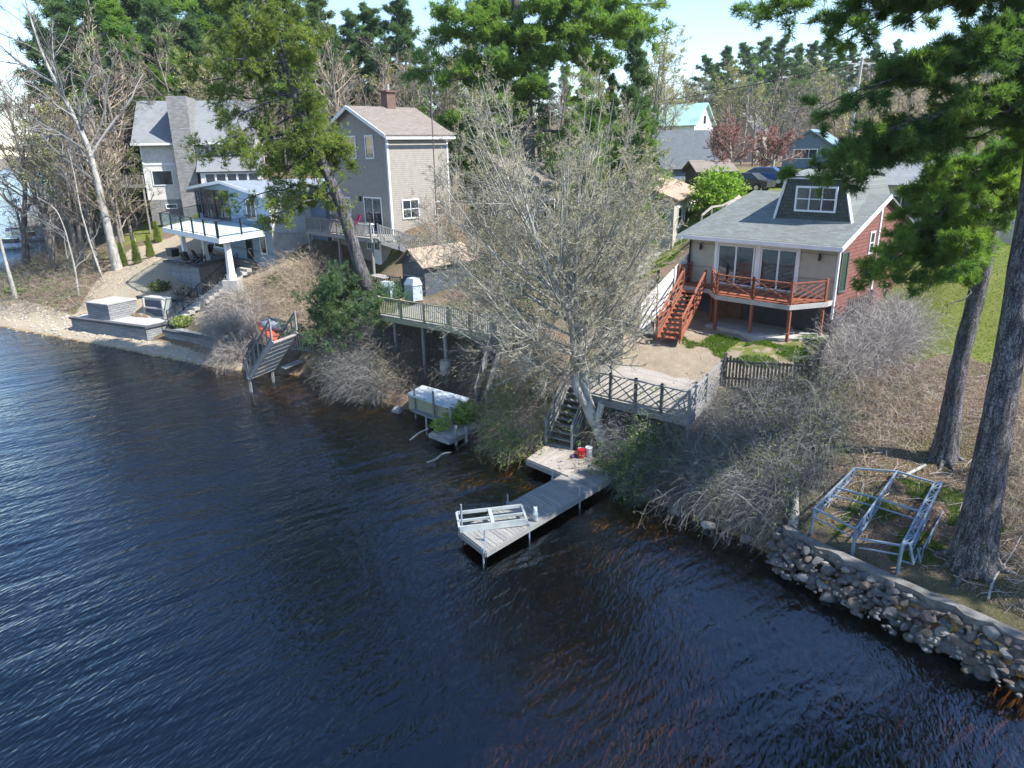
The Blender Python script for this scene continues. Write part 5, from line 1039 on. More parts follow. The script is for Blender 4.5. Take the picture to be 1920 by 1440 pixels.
# more big pines stand just outside the frame to the right; they shade the slope, the wall and the brambles
for bx, by, hh, sd_, lb in ((22.5, 11.5, 23, 71, 'pine standing right of the frame near the boulder wall'),):
    r = np.random.default_rng(sd_); z0 = float(hz(bx, by)); trk = [np.array([bx, by, z0]), np.array([bx + .3, by, z0 + hh * .5]), np.array([bx + .2, by + .3, z0 + hh])]; q = smooth_path(trk, 40); lim = []
    for k in range(20): i = int(16 + k); a = r.uniform(0, 6.28); L_ = r.uniform(3, 5.5) * (1.15 - k / 30); s_ = q[min(i, 39)]; e = s_ + [math.cos(a) * L_, math.sin(a) * L_, r.uniform(-.3, .8)]; lim.append([s_, (s_ + e) / 2 + [0, 0, .2], e])
    pine_custom('side_pine', lb, trk, .45, .15, lim, (8, 4), (4, 8), (.22, .03), 'bark_pine', 'pine_dark', .07, .35, .25, 1.3, .1)

# --- background pines and bare trees: a few meshes copied many times
def proto_pine(seed, h=20, rad=4.2, lo=.2, leaf='pine_dark', n=60):
    global rng
    keep = rng; rng = np.random.default_rng(seed)
    t = thing('pine_tree', 'x', 'tree', (0, 0, -500)); g = GB(); q, rr = trunk_mesh(g, [(0, 0, -1), (.1, .1, h * .4), (-.1, .2, h * .75), (0, 0, h)], .3, .05, 1.1, 7, 12); tr = g.build('trunk', M['bark_far'], t)
    g = GB(); nd = GB(); k = np.linspace(lo, .99, n); z = k * h; an = rng.uniform(0, 6.28, n); rl = rad * (1 - ((k - lo) / (1 - lo)) ** 1.5) * rng.uniform(.55, 1.1, n) + .5
    LP = np.stack([np.stack([np.zeros(3) + [0, 0, zz], [math.cos(a) * r_ * .5, math.sin(a) * r_ * .5, zz - .1 + .1 * h * kk * .3], [math.cos(a) * r_, math.sin(a) * r_, zz + .4 * kk * 2]]) for zz, a, r_, kk in zip(z, an, rl, k)]); LP = np.stack([smooth_path(l, 6) for l in LP])
    LR = .06 * np.linspace(1, .3, 6)[None] * np.ones((n, 1)); g.tubes(LP, LR, 4); s1, r1 = spawn(LP, LR, 12, .05, 1, 55, .4, 4, .2, .02, .5, .35); g.tubes(s1, r1, 3); g.build('branches', M['bark_far'], t)
    needles(nd, s1, .1, 8, 8, .36, .05, .8, .35, .14); nd.build('crown', M[leaf], t); rng = keep; return t
def proto_bare(seed, h=14, mat='twig_brown', m=(16, 9, 6), spread=1., bud=None, tw=.016):
    global rng
    keep = rng; rng = np.random.default_rng(seed)
    t = thing('bare_tree', 'x', 'tree', (0, 0, -500)); g = GB(); lean = rng.normal(size=2) * .8
    q, rr = trunk_mesh(g, [(0, 0, -1), (lean[0] * .3, lean[1] * .3, h * .3), (lean[0], lean[1] * .6, h * .6), (lean[0] * 1.2, lean[1], h * .92)], h * .015, .03, 1.15, 7, 14); g.build('trunk', M['bark_mid'] if seed % 2 else M['bark_far'], t, smooth=True)
    a1, b1 = spawn(q[None], rr[None], m[0], .3, .98, 40 * spread, .5, 7, .12, .1, .45, tw=.6); a2, b2 = spawn(a1, b1, m[1], .15, 1, 36, .45, 5, .15, .06, .55); a3, b3 = spawn(a2, b2, m[2], .15, 1, 36, .5, 4, .15, .04, .6)
    g = GB(); g.tubes(a1, b1, 5); g.tubes(a2, np.maximum(b2, tw * .8), 3); g.ribbons(a3, tw * 1.3); g.build('twigs', M[mat], t)
    if bud: g = GB(); c = np.vstack([a3[:, -1], a3[:, -2], a3[:, 1]]); g.leaves(c + rng.normal(size=c.shape) * .08, .09, up=.1); g.build('crown', M[bud], t)
    rng = keep; return t
PP = [proto_pine(11), proto_pine(12, 20, 3.4, .15), proto_pine(13, 20, 5, .3, n=38), proto_pine(14, 20, 4, .1, 'pine_bright', 40)]
BT = [proto_bare(21, 14, 'twig_brown'), proto_bare(22, 14, 'twig_gray', spread=1.2), proto_bare(23, 14, 'twig_tan', (20, 9, 6)), proto_bare(24, 14, 'twig_gray', bud='bud', spread=.9), proto_bare(25, 14, 'twig_brown', bud='leaf_olive', spread=1.1)]
def put(proto, px, ytop, y, label, name=None, group=None, H0=20, wide=1.):
    x = float(Yp(px, ytop, y)[0]); zt = float(Yp(px, ytop, y)[2]); z = float(hz(x, y)); hh = max(zt - z, 3.)
    k = hh / H0; o = dup(proto, (x, y, z), random.uniform(0, 6.28), (k * wide, k * wide, k), label, (random.uniform(-.03, .03), random.uniform(-.03, .03)))
    if name: o.name = name
    if group: o['group'] = group
    return o
GP = 'dark pines in the background wood'; LPn = 'dark green pine standing in the wood behind the houses'
pines = [(110, 60, 92, 0), (160, 20, 96, 2), (215, -10, 88, 0), (250, 10, 100, 1), (300, -25, 92, 3), (340, 0, 105, 0), (190, 60, 84, 3), (285, 60, 84, 0), (375, -20, 95, 1), (60, 90, 100, 2), (130, 100, 88, 1), (600, -10, 88, 0), (570, -30, 96, 3), (620, 60, 98, 1),
         (735, -20, 84, 0), (700, 20, 92, 1), (760, 40, 88, 2), (770, 130, 80, 3), (655, 30, 100, 0), (1100, 22, 56, 3), (1190, 75, 52, 0), (1150, 150, 60, 1), (1120, 95, 66, 2), (1215, 215, 50, 3), (420, 60, 98, 0), (480, 10, 100, 2), (880, 80, 95, 1), (950, 90, 100, 0), (240, 110, 80, 3), (340, 90, 86, 0)]
pines += [(90, 30, 108, 3), (145, -20, 112, 0), (200, 30, 108, 3), (270, 40, 110, 2), (320, 30, 112, 3), (360, 60, 92, 3), (405, 20, 108, 0), (440, -10, 112, 2), (500, 60, 105, 3), (540, 40, 110, 0), (590, 80, 105, 3), (640, 90, 108, 1), (680, 60, 110, 3), (720, 90, 96, 0), (790, 100, 105, 3), (840, 120, 100, 0), (905, 130, 104, 3), (1010, 110, 100, 0), (1060, 130, 98, 3), (175, 130, 82, 3), (310, 120, 82, 3), (215, 140, 78, 2), (265, 130, 84, 0)]
for (px, yt, y, k) in pines: put(PP[k], px, yt - (48 if px < 560 else 0), y, LPn, group=GP, wide=.85 if y < 70 else random.uniform(1.1, 1.4))
GF = 'far pines along the skyline at the right'
for (px, yt, y, k) in [(1325, 110, 175, 2), (1372, 95, 180, 0), (1400, 88, 170, 2), (1435, 78, 175, 2), (1470, 75, 165, 2), (1495, 90, 190, 0), (1520, 85, 200, 1), (1548, 82, 205, 0), (1575, 92, 210, 1), (1600, 88, 220, 0), (1340, 125, 190, 1), (1460, 100, 185, 1), (1640, 85, 215, 0), (1680, 80, 220, 1), (1415, 120, 160, 3)]: put(PP[k], px, yt, y, 'far pine on the hazy skyline at the right', group=GF, wide=1.3)
GB_ = 'bare trees in the background wood'; LB = 'leafless tree among the background wood'
bare = [(25, 150, 70), (20, 120, 75), (70, 140, 80), (120, 160, 74), (160, 130, 85), (200, 190, 74), (235, 150, 80), (100, 220, 66), (170, 230, 66), (50, 230, 72), (215, 260, 64), (330, 60, 78), (370, 110, 80), (400, 90, 82), (445, 80, 84), (470, 120, 76), (620, 130, 78), (640, 100, 84), (665, 150, 74), (700, 120, 82), (650, 170, 70), (760, 140, 80),
        (830, 60, 90), (800, 70, 95), (855, 80, 88), (790, 150, 78), (880, 90, 85), (1040, 120, 80), (1230, 60, 74), (1260, 110, 80), (1215, 90, 66), (1290, 140, 130), (1320, 160, 120), (1250, 170, 90), (1275, 150, 100), (1350, 150, 140), (1380, 150, 115), (1420, 130, 130), (1440, 160, 110), (1470, 150, 120), (1400, 120, 150), (1505, 140, 125), (1530, 150, 110), (1550, 120, 135), (1585, 130, 125), (1600, 150, 105), (1630, 110, 130), (1650, 130, 110), (1690, 120, 105), (1730, 110, 95), (1780, 120, 90), (1840, 100, 85), (1880, 120, 80), (1690, 210, 75), (1650, 220, 80), (1740, 240, 70), (1800, 220, 66), (1860, 240, 62), (560, 140, 80), (520, 170, 84), (910, 150, 90), (1300, 190, 100), (1490, 190, 95), (150, 90, 72), (190, 60, 74), (260, 100, 90), (300, 130, 86), (345, 90, 92), (385, 120, 86), (620, 60, 72), (690, 80, 74), (740, 110, 72), (790, 90, 74), (840, 130, 70), (120, 200, 62), (80, 180, 66), (185, 230, 62)]
for i, (px, yt, y) in enumerate(bare): put(BT[[0, 2, 1, 4, 0, 3, 2][i % 7] if px < 900 or px > 1620 else [3, 4, 1, 3, 0][i % 5]], px, yt, y, LB, group=GB_, H0=14 * 1.02, wide=1.25)
# individually recognisable trees
def lone(seed, px, py, z, ytop, label, mat='twig_gray', lean=None, pts=None, r0=.25, m=(20, 9, 5), name='bare_tree', bk='bark_gray', y2=None, spread=38, tw=.011, bud=None, lf=.42, bs=.06):
    global rng
    keep = rng; rng = np.random.default_rng(seed); b0 = P(px, py, z); y = b0[1]
    if y2: y = y2; b0 = Yp(px, py, y2); b0[2] = float(hz(b0[0], y2)) - .1
    tr = [b0] + Yl([(a, c, y) for a, c in pts]); t = thing(name, label, 'tree', lowpt(b0)); g = GB(); q, rr = trunk_mesh(g, tr, r0, .03, 1.3, 9, 24); g.build('trunk', M[bk], t, world=True, smooth=True)
    a1, b1 = spawn(q[None], rr[None], m[0], .28, .98, spread, lf, 8, .16, .05, .5, tw=.5); a2, b2 = spawn(a1, b1, m[1], .15, 1, 40, .42, 6, .18, .03, .55); a3, b3 = spawn(a2, b2, m[2], .15, 1, 40, .5, 4, .18, .02, .6)
    g = GB(); g.tubes(a1, b1, 5); g.tubes(a2, np.maximum(b2, tw), 3); g.ribbons(a3, tw * 1.6); g.build('twigs', M[mat], t, world=True)
    if bud: g = GB(); c = np.vstack([a3[:, -1], a3[:, -2], a3[:, 1]]); g.leaves(c + rng.normal(size=c.shape) * .05, bs, up=.2); g.build('crown', M[bud], t, world=True)
    rng = keep
lone(31, 222, 510, 2.6, 0, 'tall leaning bare tree with a pale trunk on the slope left of the white deck', pts=[(205, 440), (185, 350), (165, 270), (130, 200), (100, 150), (75, 90), (55, 30), (40, -30)], r0=.36, m=(24, 9, 5), spread=48)
lone(32, 50, 500, 1.6, 200, 'dark forked bare tree at the far left in front of the blue water', 'twig_brown', pts=[(45, 420), (48, 350), (42, 300), (50, 240), (30, 180)], r0=.34, bk='bark_far', m=(18, 9, 5), spread=50)
lone(33, 150, 570, 1.0, 330, 'thin pale sapling rising from the shore at the far left', pts=[(140, 500), (122, 430), (105, 390), (70, 370)], r0=.09, m=(10, 6, 4))
lone(34, 195, 530, 2.0, 300, 'thin pale sapling just left of the leaning bare tree', pts=[(170, 460), (150, 390), (140, 330), (128, 280)], r0=.09, m=(10, 6, 4))
lone(35, 30, 560, 1.0, 200, 'thin bare tree leaning over the shore at the left edge', pts=[(5, 470), (-20, 360), (-30, 240)], r0=.16, m=(16, 8, 4))
lone(36, 1380, 345, 6.0, 230, y2=63, label= 'reddish plum tree in young leaf behind the tan house', mat='twig_brown', pts=[(1372, 330), (1370, 290), (1368, 250)], r0=.2, bud='leaf_plum', m=(30, 14, 7), name='plum_tree', spread=62, tw=.02, lf=.8, bs=.05)
lone(37, 1445, 345, 6.0, 240, y2=66, label= 'second reddish plum tree further right, beside the parked car', mat='twig_brown', pts=[(1448, 320), (1452, 290), (1455, 258)], r0=.2, bud='leaf_plum', m=(26, 14, 7), name='plum_tree', spread=64, tw=.02, lf=.8, bs=.05)

# --- brambles, shrubs
def thicket(name, label, poly, n, h, mat, leaf=None, nleaf=0, w=.02, lean=(0, 0), cat='brambles', K=7, arch=.34, upright=1., lsize=.05, loc=None):
    n = int(n * 1.35); B = scatter_px(poly, n); N = len(B); r = rng
    d = unit(np.c_[r.normal(size=(N, 2)) * .55 + np.array(lean), np.abs(r.normal(size=N)) * .5 + upright]); L = h * r.uniform(.6, 1.5, (N, 1)); out = [B - [0, 0, .05]]
    g_ = arch * r.uniform(.4, 1.4, (N, 1))
    for k in range(K - 1): d = unit(d + r.normal(size=(N, 3)) * .16 - np.array([0, 0, 1.]) * g_ + np.c_[np.ones((N, 1)) * lean[0] * .08, np.ones((N, 1)) * lean[1] * .08, np.zeros((N, 1))]); out.append(out[-1] + d * L / (K - 1) * 1.25)
    S = np.stack(out, 1); S[..., 2] = np.maximum(S[..., 2], hz(S[..., 0], S[..., 1]) + .01)
    pc = np.clip(.5 + .38 * vnoise(B[:, 0], B[:, 1], 1.3) + .2 * vnoise(B[:, 1], B[:, 0], 3.1) + r.normal(size=N) * .22, 0, 1); t = thing(name, label, cat, lowpt(B[0])); g = GB(); g.ribbons(S, np.linspace(1, .4, K)[None] * w * .62 * r.uniform(.4, 1.8, (N, 1)), pc)
    a, ra = spawn(S, np.full((N, K), w / 2), 4, .3, 1, 45, .35, 4, .25, -.05, .6); g.ribbons(a, w * .36, np.repeat(pc, 4)); g.build('stems', M[mat], t, world=True)
    if leaf:
        k = r.integers(0, len(a), nleaf); c = a[k, r.integers(1, 4, nleaf)] + r.normal(size=(nleaf, 3)) * .05; q = vnoise(c[:, 0], c[:, 1], 1.1) + .5 * vnoise(c[:, 1], c[:, 0], 2.7); c = c[q > -.1]
        g = GB(); g.leaves(c, lsize); g.build('leaves', M[leaf], t, world=True)
    return t
DN = (-.35, -.35)
thicket('bramble_thicket', 'wide tangle of gray brambles on the bank right of the gray deck', [(1195, 925), (1240, 800), (1300, 795), (1370, 740), (1440, 730), (1540, 740), (1580, 800), (1540, 900), (1470, 1010), (1380, 990), (1290, 955)], 5200, 1.35, 'twig_gray', 'leaf_olive', 18000, .017, (-.2, -.2))
thicket('green_shrub', 'leafing green shrub at the water edge right of the dock', [(1128, 893), (1160, 780), (1225, 790), (1225, 900), (1190, 925)], 900, 1.2, 'twig_gray', 'leaf_green', 16000, .014, (-.2, -.3), 'shrub')
thicket('mixed_shrub', 'round half leafed bush between the bank steps and the dock', [(925, 848), (935, 760), (1000, 735), (1040, 770), (1010, 840), (985, 855)], 1300, 1.3, 'twig_tan', 'leaf_green', 12000, .014, (-.15, -.3), 'shrub')
thicket('shore_brambles', 'dense gray brambles hanging over the water below the raised deck', [(640, 728), (645, 650), (700, 625), (720, 650), (730, 735), (700, 755), (650, 738)], 2600, 1.4, 'twig_gray', 'leaf_olive', 2500, .02, (-.2, -.25))
thicket('bank_brambles', 'dark brambles under the long raised deck', [(720, 740), (720, 640), (860, 640), (890, 700), (870, 725), (790, 735)], 1500, 1.2, 'twig_brown', 'leaf_green', 1800, .02, DN)
thicket('gray_bramble_mound', 'pale gray bramble mound between the block planter wall and the tilted stairs', [(415, 660), (410, 605), (430, 570), (480, 580), (490, 630), (465, 680), (430, 685)], 2600, 1.5, 'twig_pale', None, 0, .022, (-.15, -.2))
thicket('tan_bramble_bank', 'dry tan brambles on the bank beneath the pale blue house', [(450, 565), (500, 520), (590, 492), (640, 505), (650, 560), (590, 630), (520, 600)], 3200, 1.25, 'twig_tan', None, 0, .022, DN)
thicket('tall_dry_weeds', 'tall dry weeds against the gray house side wall', [(800, 470), (815, 440), (860, 430), (870, 460), (845, 485)], 500, 1.9, 'twig_tan', None, 0, .02, (0, 0), upright=2.2, arch=.1)
thicket('hedge_brambles', 'strip of pale brambles climbing along the boundary fence up to the lawn', [(1545, 735), (1575, 690), (1625, 630), (1650, 590), (1700, 600), (1720, 660), (1680, 690), (1620, 720)], 3000, 1.5, 'twig_pale', None, 0, .017, (-.1, -.1), arch=.25)
thicket('slope_brambles', 'sparse dry brambles over the leaf covered slope left of the big pines', [(1560, 800), (1600, 720), (1700, 690), (1760, 720), (1740, 820), (1640, 860)], 1100, .8, 'twig_tan', None, 0, .014)
thicket('left_bank_brush', 'brown brush on the bank at the far left shore', [(0, 585), (0, 500), (90, 470), (200, 500), (190, 570), (120, 590)], 2600, 1.3, 'twig_brown', 'leaf_green', 9000, .026, (-.2, -.2), lsize=.07)
thicket('left_wood_brush', 'dense bare brush between the far left trees and the stone chimney house', [(20, 470), (60, 400), (160, 380), (250, 400), (240, 440), (160, 470), (90, 480)], 2600, 3.0, 'twig_brown', None, 0, .035, (0, 0), arch=.12, upright=1.6)
thicket('dead_brush', 'dry brush at the top of the bank behind the budding tree', [(880, 690), (880, 640), (1010, 690), (1060, 690), (1040, 740), (960, 740)], 1500, 1.1, 'twig_tan', 'leaf_green', 900, .015, DN)
thicket('yard_side_brush', 'green and tan brush behind the budding tree and the yard fence', [(900, 560), (900, 480), (1010, 440), (1130, 440), (1180, 480), (1130, 590), (1000, 600)], 2600, 1.6, 'twig_tan', 'leaf_green', 12000, .018, (0, 0), lsize=.08)
thicket('far_right_brush', 'dry brush at the right edge behind the massive pine trunk', [(1880, 1000), (1880, 820), (1960, 800), (1990, 1100), (1920, 1120)], 900, .9, 'twig_tan', 'leaf_olive', 500, .012)
def shrub(name, label, px, py, z, rx, rz, leaf, n, size=.07, mat='twig_brown', cat='shrub', y2=None):
    q = P(px, py, z)
    if y2: q = Yp(px, py, y2); q[2] = float(hz(q[0], y2))
    t = thing(name, label, cat, lowpt(q)); g = GB(); m = 26
    st_ = np.repeat((q - [0, 0, .1])[None], m, 0); e = q + np.c_[rng.normal(size=(m, 2)) * rx * .5, rng.uniform(.3, 1, m) * rz]; S = np.stack([smooth_path([a, (a + b_) / 2 + [0, 0, .1], b_], 5) for a, b_ in zip(st_, e)]); g.tubes(S, .02, 3); g.build('stems', M[mat], t, world=True)
    u = unit(rng.normal(size=(n, 3))); r_ = rng.uniform(.35, 1, (n, 1)) ** .5 * (1 + .22 * np.sin(u @ np.array([5, 3, 4.])[:, None] * 2)); c = q + [0, 0, rz * .5] + u * r_ * [rx, rx, rz * .55]; g = GB(); g.leaves(c[c[:, 2] > q[2] - .1], size); g.build('crown', M[leaf], t, world=True)
shrub('bright_shrub', 'bright green rounded shrub beside the path behind the tan house', 1345, 380, 5.4, 1.9, 2.9, 'leaf_bright', 4200, .13, y2=52)
shrub('conifer_bough', 'fresh green conifer bough lying on the small weathered dock', 868, 790, .42, .75, .8, 'pine_bright', 2600, .06)
shrub('yellow_twigs', 'yellow green leafy sprig at the front of the small weathered dock', 826, 806, .42, .45, .5, 'leaf_bright', 500, .05)
for i, (px, py, lb) in enumerate([(232, 500, 'leftmost of the narrow yellow green conifers on the mulched slope'), (258, 495, 'second narrow conifer on the mulched slope'), (283, 483, 'third narrow conifer on the mulched slope, nearest the patio'), (297, 455, 'topmost narrow conifer beside the white deck corner')]):
    q = G(np.array([px]), np.array([py]))[0]; t = thing('column_conifer', lb, 'conifer', lowpt(q), 0, 'narrow conifers on the mulched slope'); g = GB(); g.cyl(q - [0, 0, .1], q + [0, 0, 1.6], .04, .01, 6); g.build('trunk', M['twig_brown'], t, world=True); k = 900; tt = rng.uniform(.03, 1, k); u = rng.uniform(0, 6.28, k); r_ = .38 * (1 - tt) ** .7 * rng.uniform(.6, 1, k); g = GB(); g.blades(q + np.c_[np.cos(u) * r_, np.sin(u) * r_, tt * 1.9], np.tile([0, 0, 1.], (k, 1)), 3, .2, .03, .5); g.build('crown', M['pine_yellow'], t, world=True)
for px, py, lb, lf_ in [(175, 440, 'low green shrub on the slope left of the pale trunk', 'leaf_green'), (300, 545, 'small green shrub on the mulched slope', 'leaf_olive'), (345, 555, 'low rusty brown shrub above the terrace back wall', 'twig_tan'), (345, 612, 'small yellow green shrub in the block planter wall', 'pine_yellow'), (30, 555, 'dark green ground shrub on the far left bank', 'leaf_green'), (520, 535, 'pale green shrub among the tan brambles', 'leaf_olive')]:
    q = G(np.array([px]), np.array([py]))[0]; shrub('low_shrub', lb, px, py, q[2], .8, .7, lf_, 700, .09)

# --- leaf litter, grass, pebbles (uncountable)
def litter(name, poly, n, size, mat, kind='stuff', z=.02, up=1.2):
    c = scatter_px(poly, n); g = GB(); g.leaves(c + [0, 0, z], size, up=up); o = g.build(name, M[mat]); tag(o, kind=kind); return o
litter('leaf_litter', [(1530, 880), (1560, 760), (1700, 680), (1900, 680), (1950, 900), (1960, 1180), (1800, 1110), (1620, 1020)], 42000, .026, 'leaf_dry')
litter('leaf_litter', [(640, 740), (700, 620), (1000, 640), (1080, 740), (1000, 840), (900, 800), (780, 740)], 9000, .035, 'leaf_dry')
litter('leaf_litter', [(0, 600), (60, 480), (250, 440), (300, 500), (160, 590)], 9000, .05, 'leaf_dry')
def sticks(name, poly, n, L, w, mat):
    c = scatter_px(poly, n); a = rng.uniform(0, 6.28, n); d = np.c_[np.cos(a), np.sin(a), np.zeros(n)] * L * rng.uniform(.3, 1.4, (n, 1)); Q = np.stack([c, c + d * .5 + rng.normal(size=(n, 3)) * .06, c + d], 1); Q[..., 2] = hz(Q[..., 0], Q[..., 1]) + rng.uniform(.02, .12, (n, 1)); g = GB(); g.tubes(Q, w * rng.uniform(.5, 1.5, (n, 1)) * np.array([[1, .8, .4]]), 4); tag(g.build(name, M[mat]), kind='stuff')
sticks('fallen_twigs', [(1500, 900), (1560, 760), (1700, 690), (1900, 690), (1950, 900), (1960, 1180), (1800, 1110), (1560, 1010)], 520, .6, .009, 'twig_pale')
sticks('fallen_twigs', [(0, 600), (60, 480), (250, 440), (300, 500), (160, 590)], 260, 1.2, .02, 'twig_pale')
def grass(name, polyw, n, h, w=.02, thr=-9):
    lo = polyw.min(0); hi = polyw.max(0); q = rng.uniform(lo, hi, (n * 3, 2)); q = q[inpoly(q[:, 0], q[:, 1], polyw)][:n]; q = q[vnoise(q[:, 0], q[:, 1], 1.7) + .7 * vnoise(q[:, 1], q[:, 0], 3.1) > thr]
    c = np.c_[q, hz(q[:, 0], q[:, 1]) - .01]; g = GB(); g.blades(c, np.tile([0, 0, 1.], (len(c), 1)), 4, h, w, .5); tag(g.build(name, M['grass']), kind='stuff')
grass('lawn_grass', LAWN_R, 30000, .055, .011); grass('yard_grass', YARD_G, 9000, .11, thr=-.1); MOSS = wpoly([(1560, 1010), (1620, 900), (1900, 900), (1960, 1180), (1800, 1120)]); grass('slope_grass', MOSS, 12000, .09, .012, .35)
grass('side_grass', SIDE_G, 6000, .14, .03, -.3)
pb = scatter_px(BEACH.tolist() if False else [(-40, 570), (120, 590), (300, 645), (480, 692), (480, 712), (300, 690), (100, 648), (-40, 625)], 2600); g = GB()
for i, c in enumerate(pb[:900]): g.rock(c, random.uniform(.04, .16) * (1.6 if i % 40 == 0 else 1), (1, .8, .55), seed=i, sub=1)
tag(g.build('beach_pebbles', paint('pale_pebbles', (.42, .38, .34), .9, .3, 3, .01)), kind='stuff')

# ------------------------------------------------------------------ boulder wall at the lower right
bw = thing('boulder_wall', 'rounded boulder shore wall with a concrete cap at the lower right', 'stone wall', (9.5, 17, 0))
CP = [P(1470, 985, 1.05), P(1500, 1008, 1.05), P(1560, 1035, 1.05), P(1640, 1072, 1.05), P(1720, 1108, 1.05), P(1800, 1142, 1.05), P(1870, 1175, 1.05), P(1960, 1215, 1.05)]
cpth = smooth_path(CP, 26)
g = GB()
for i in range(25):
    a, b_ = cpth[i], cpth[i + 1]; d = unit(b_ - a); s_ = np.array([d[1], -d[0], 0]) * -1
    jj = .03 * math.sin(i * 1.7); a_ = a + s_ * .05; c_ = b_ + s_ * .05
    w0, w1_ = [.10 + .07 * math.sin(k * 1.7) + .05 * math.sin(k * 4.1) for k in (i, i + 1)]; g.slab([a_ - s_ * w0, c_ - s_ * w1_, c_ + s_ * .2, a_ + s_ * .2], .35, .5)
g.build('concrete_cap', paint('old_concrete', (.17, .165, .155), .95, .3, 2.5, .02, grime=.5), bw, world=True)
bmats = [paint('boulder_gray', (.16, .16, .165), .85, .25, 4, .03), paint('boulder_brown', (.18, .15, .13), .85, .25, 4, .03), paint('boulder_pale', (.36, .35, .33), .85, .2, 4, .03)]
protos = []
for k in range(6):
    g = GB(); g.rock((0, 0, 0), 1, (1.15, .85, .75), .5, seed=100 + k, sub=3); o = g.build('boulder', bmats[[0, 1, 0, 0, 2, 1][k]], bw); o.location = (0, 0, -3); protos.append(o)
rr_ = np.random.default_rng(5); cnt = 0
for i in range(50):
    t = i / 49; a = np.array([np.interp(t * 25, range(26), cpth[:, j]) for j in range(3)]); d = unit(cpth[min(int(t * 25) + 1, 25)] - cpth[max(int(t * 25) - 1, 0)]); out = np.array([d[1], -d[0], 0]); out = out if out[0] < 0 else -out
    for row, (of, z, r_) in enumerate(((.14, .84, .13), (.24, .66, .165), (.36, .44, .18), (.48, .22, .19), (.6, .02, .18))):
        if row == 4 and rr_.random() < .5: continue
        o = protos[cnt] if cnt < 6 else protos[rr_.integers(0, 6)].copy()
        if cnt >= 6: COL.objects.link(o); o.parent = bw
        p_ = a + out * (of + rr_.normal() * .06) + d * (rr_.normal() * .06 + (row % 2) * .16) - np.array(bw.location); s = r_ * rr_.choice([.6, .85, 1., 1.25, 1.6], p=[.2, .25, .25, .2, .1])
        o.location = (p_[0], p_[1], z + rr_.normal() * .05); o.scale = (s * rr_.uniform(.8, 1.3), s * rr_.uniform(.8, 1.2), s * rr_.uniform(.75, 1.1)); o.rotation_euler = (rr_.uniform(-.4, .4), rr_.uniform(-.4, .4), rr_.uniform(0, 6.28)); cnt += 1
g = GB()
for i in range(140):
    t = rr_.random() * 25; a = np.array([np.interp(t, range(26), cpth[:, j]) for j in range(3)]); d = unit(cpth[25] - cpth[0]); out = np.array([d[1], -d[0], 0]); out = out if out[0] < 0 else -out; f = rr_.uniform(.15, .9)
    g.rock(a + out * f + [0, 0, -1.05 + max(.9 - f * .8, -.35)], rr_.uniform(.04, .1), (1, .8, .7), seed=i, sub=1)
o = g.build('rubble', bmats[0], bw, world=True); tag(o, kind='stuff')
# boulders at the foot of the brambles
for i, (px, py, s, lb) in enumerate([(715, 722, .32, 'gray boulder at the foot of the shore brambles, left of the tarp platform'), (732, 745, .36, 'boulder half in the water left of the tarp platform'), (752, 750, .3, 'flat boulder touching the left corner of the tarp platform'), (698, 738, .28, 'small boulder beneath the hanging brambles'), (640, 735, .3, 'boulder under the middle of the shore brambles'), (1330, 985, .26, 'dark boulder at the waterline below the gray bramble thicket'), (1270, 955, .24, 'small dark boulder at the waterline right of the leafing shrub'), (1165, 915, .25, 'boulder at the inner end of the dock'), (745, 770, .3, 'brownish submerged boulder off the tarp platform'), (1400, 1010, .25, 'low boulder where the bramble thicket meets the stone wall')]):
    q = P(px, py, .08); g = GB(); g.rock((0, 0, 0), s, (1.2, .9, .7), seed=300 + i, sub=3); o = g.build('boulder', bmats[i % 3], loc=(0, 0, 0)); o.location = q; tag(o, lb, 'boulder')
# ------------------------------------------------------------------ steel dock frames on the slope
def truss(parent, a, b_, dz_=.38, n=9, w=.045, twin=None):
    g = GB(); a = np.array(a); b_ = np.array(b_); lo = np.array([0, 0, -dz_])
    for o in ([0, 0, 0],) if twin is None else ([0, 0, 0], twin):
        o = np.array(o); g.beam(a + o, b_ + o, w, w); g.beam(a + lo + o, b_ + lo + o, w, w)
        for i in range(n + 1):
            p_ = a + (b_ - a) * i / n + o; g.beam(p_, p_ + lo, w * .7, w * .7)
            if i < n: q_ = a + (b_ - a) * (i + 1) / n + o; g.beam(p_ + (lo if i % 2 else 0), q_ + (0 if i % 2 else lo), w * .6, w * .6)
    if twin is not None:
        tw_ = np.array(twin)
        for i in range(n + 1):
            p_ = a + (b_ - a) * i / n; g.beam(p_, p_ + tw_, w * .7, w * .7)
            if i < n: q_ = a + (b_ - a) * (i + 1) / n; g.beam(p_ + (tw_ if i % 2 else 0), q_ + (0 if i % 2 else tw_), w * .6, w * .6)
    return g.build('truss', M['blue_steel'], parent, world=True)
M['blue_steel'] = paint('blue_gray_steel', (.24, .31, .40), .45, .1, metal=.3)
sf = thing('steel_dock_frame', 'blue gray steel truss dock frames stored on the slope left of the massive pine', 'dock frame', P(1640, 1000, 1.1))
zf = 1.75
A1, A2, A3_, A4_, A5_, A6_ = P(1527, 953, zf), P(1602, 878, zf + .25), P(1605, 992, zf), P(1682, 884, zf + .3), P(1692, 1020, zf), P(1752, 905, zf + .25)
truss(sf, A1, A2, .3); truss(sf, A3_, A4_, .42); truss(sf, A5_, A6_, .36, twin=(.28, .05, 0)); truss(sf, A5_ + [.75, .25, -.3], A6_ + [.75, .1, -.3], .36, 7, .035)
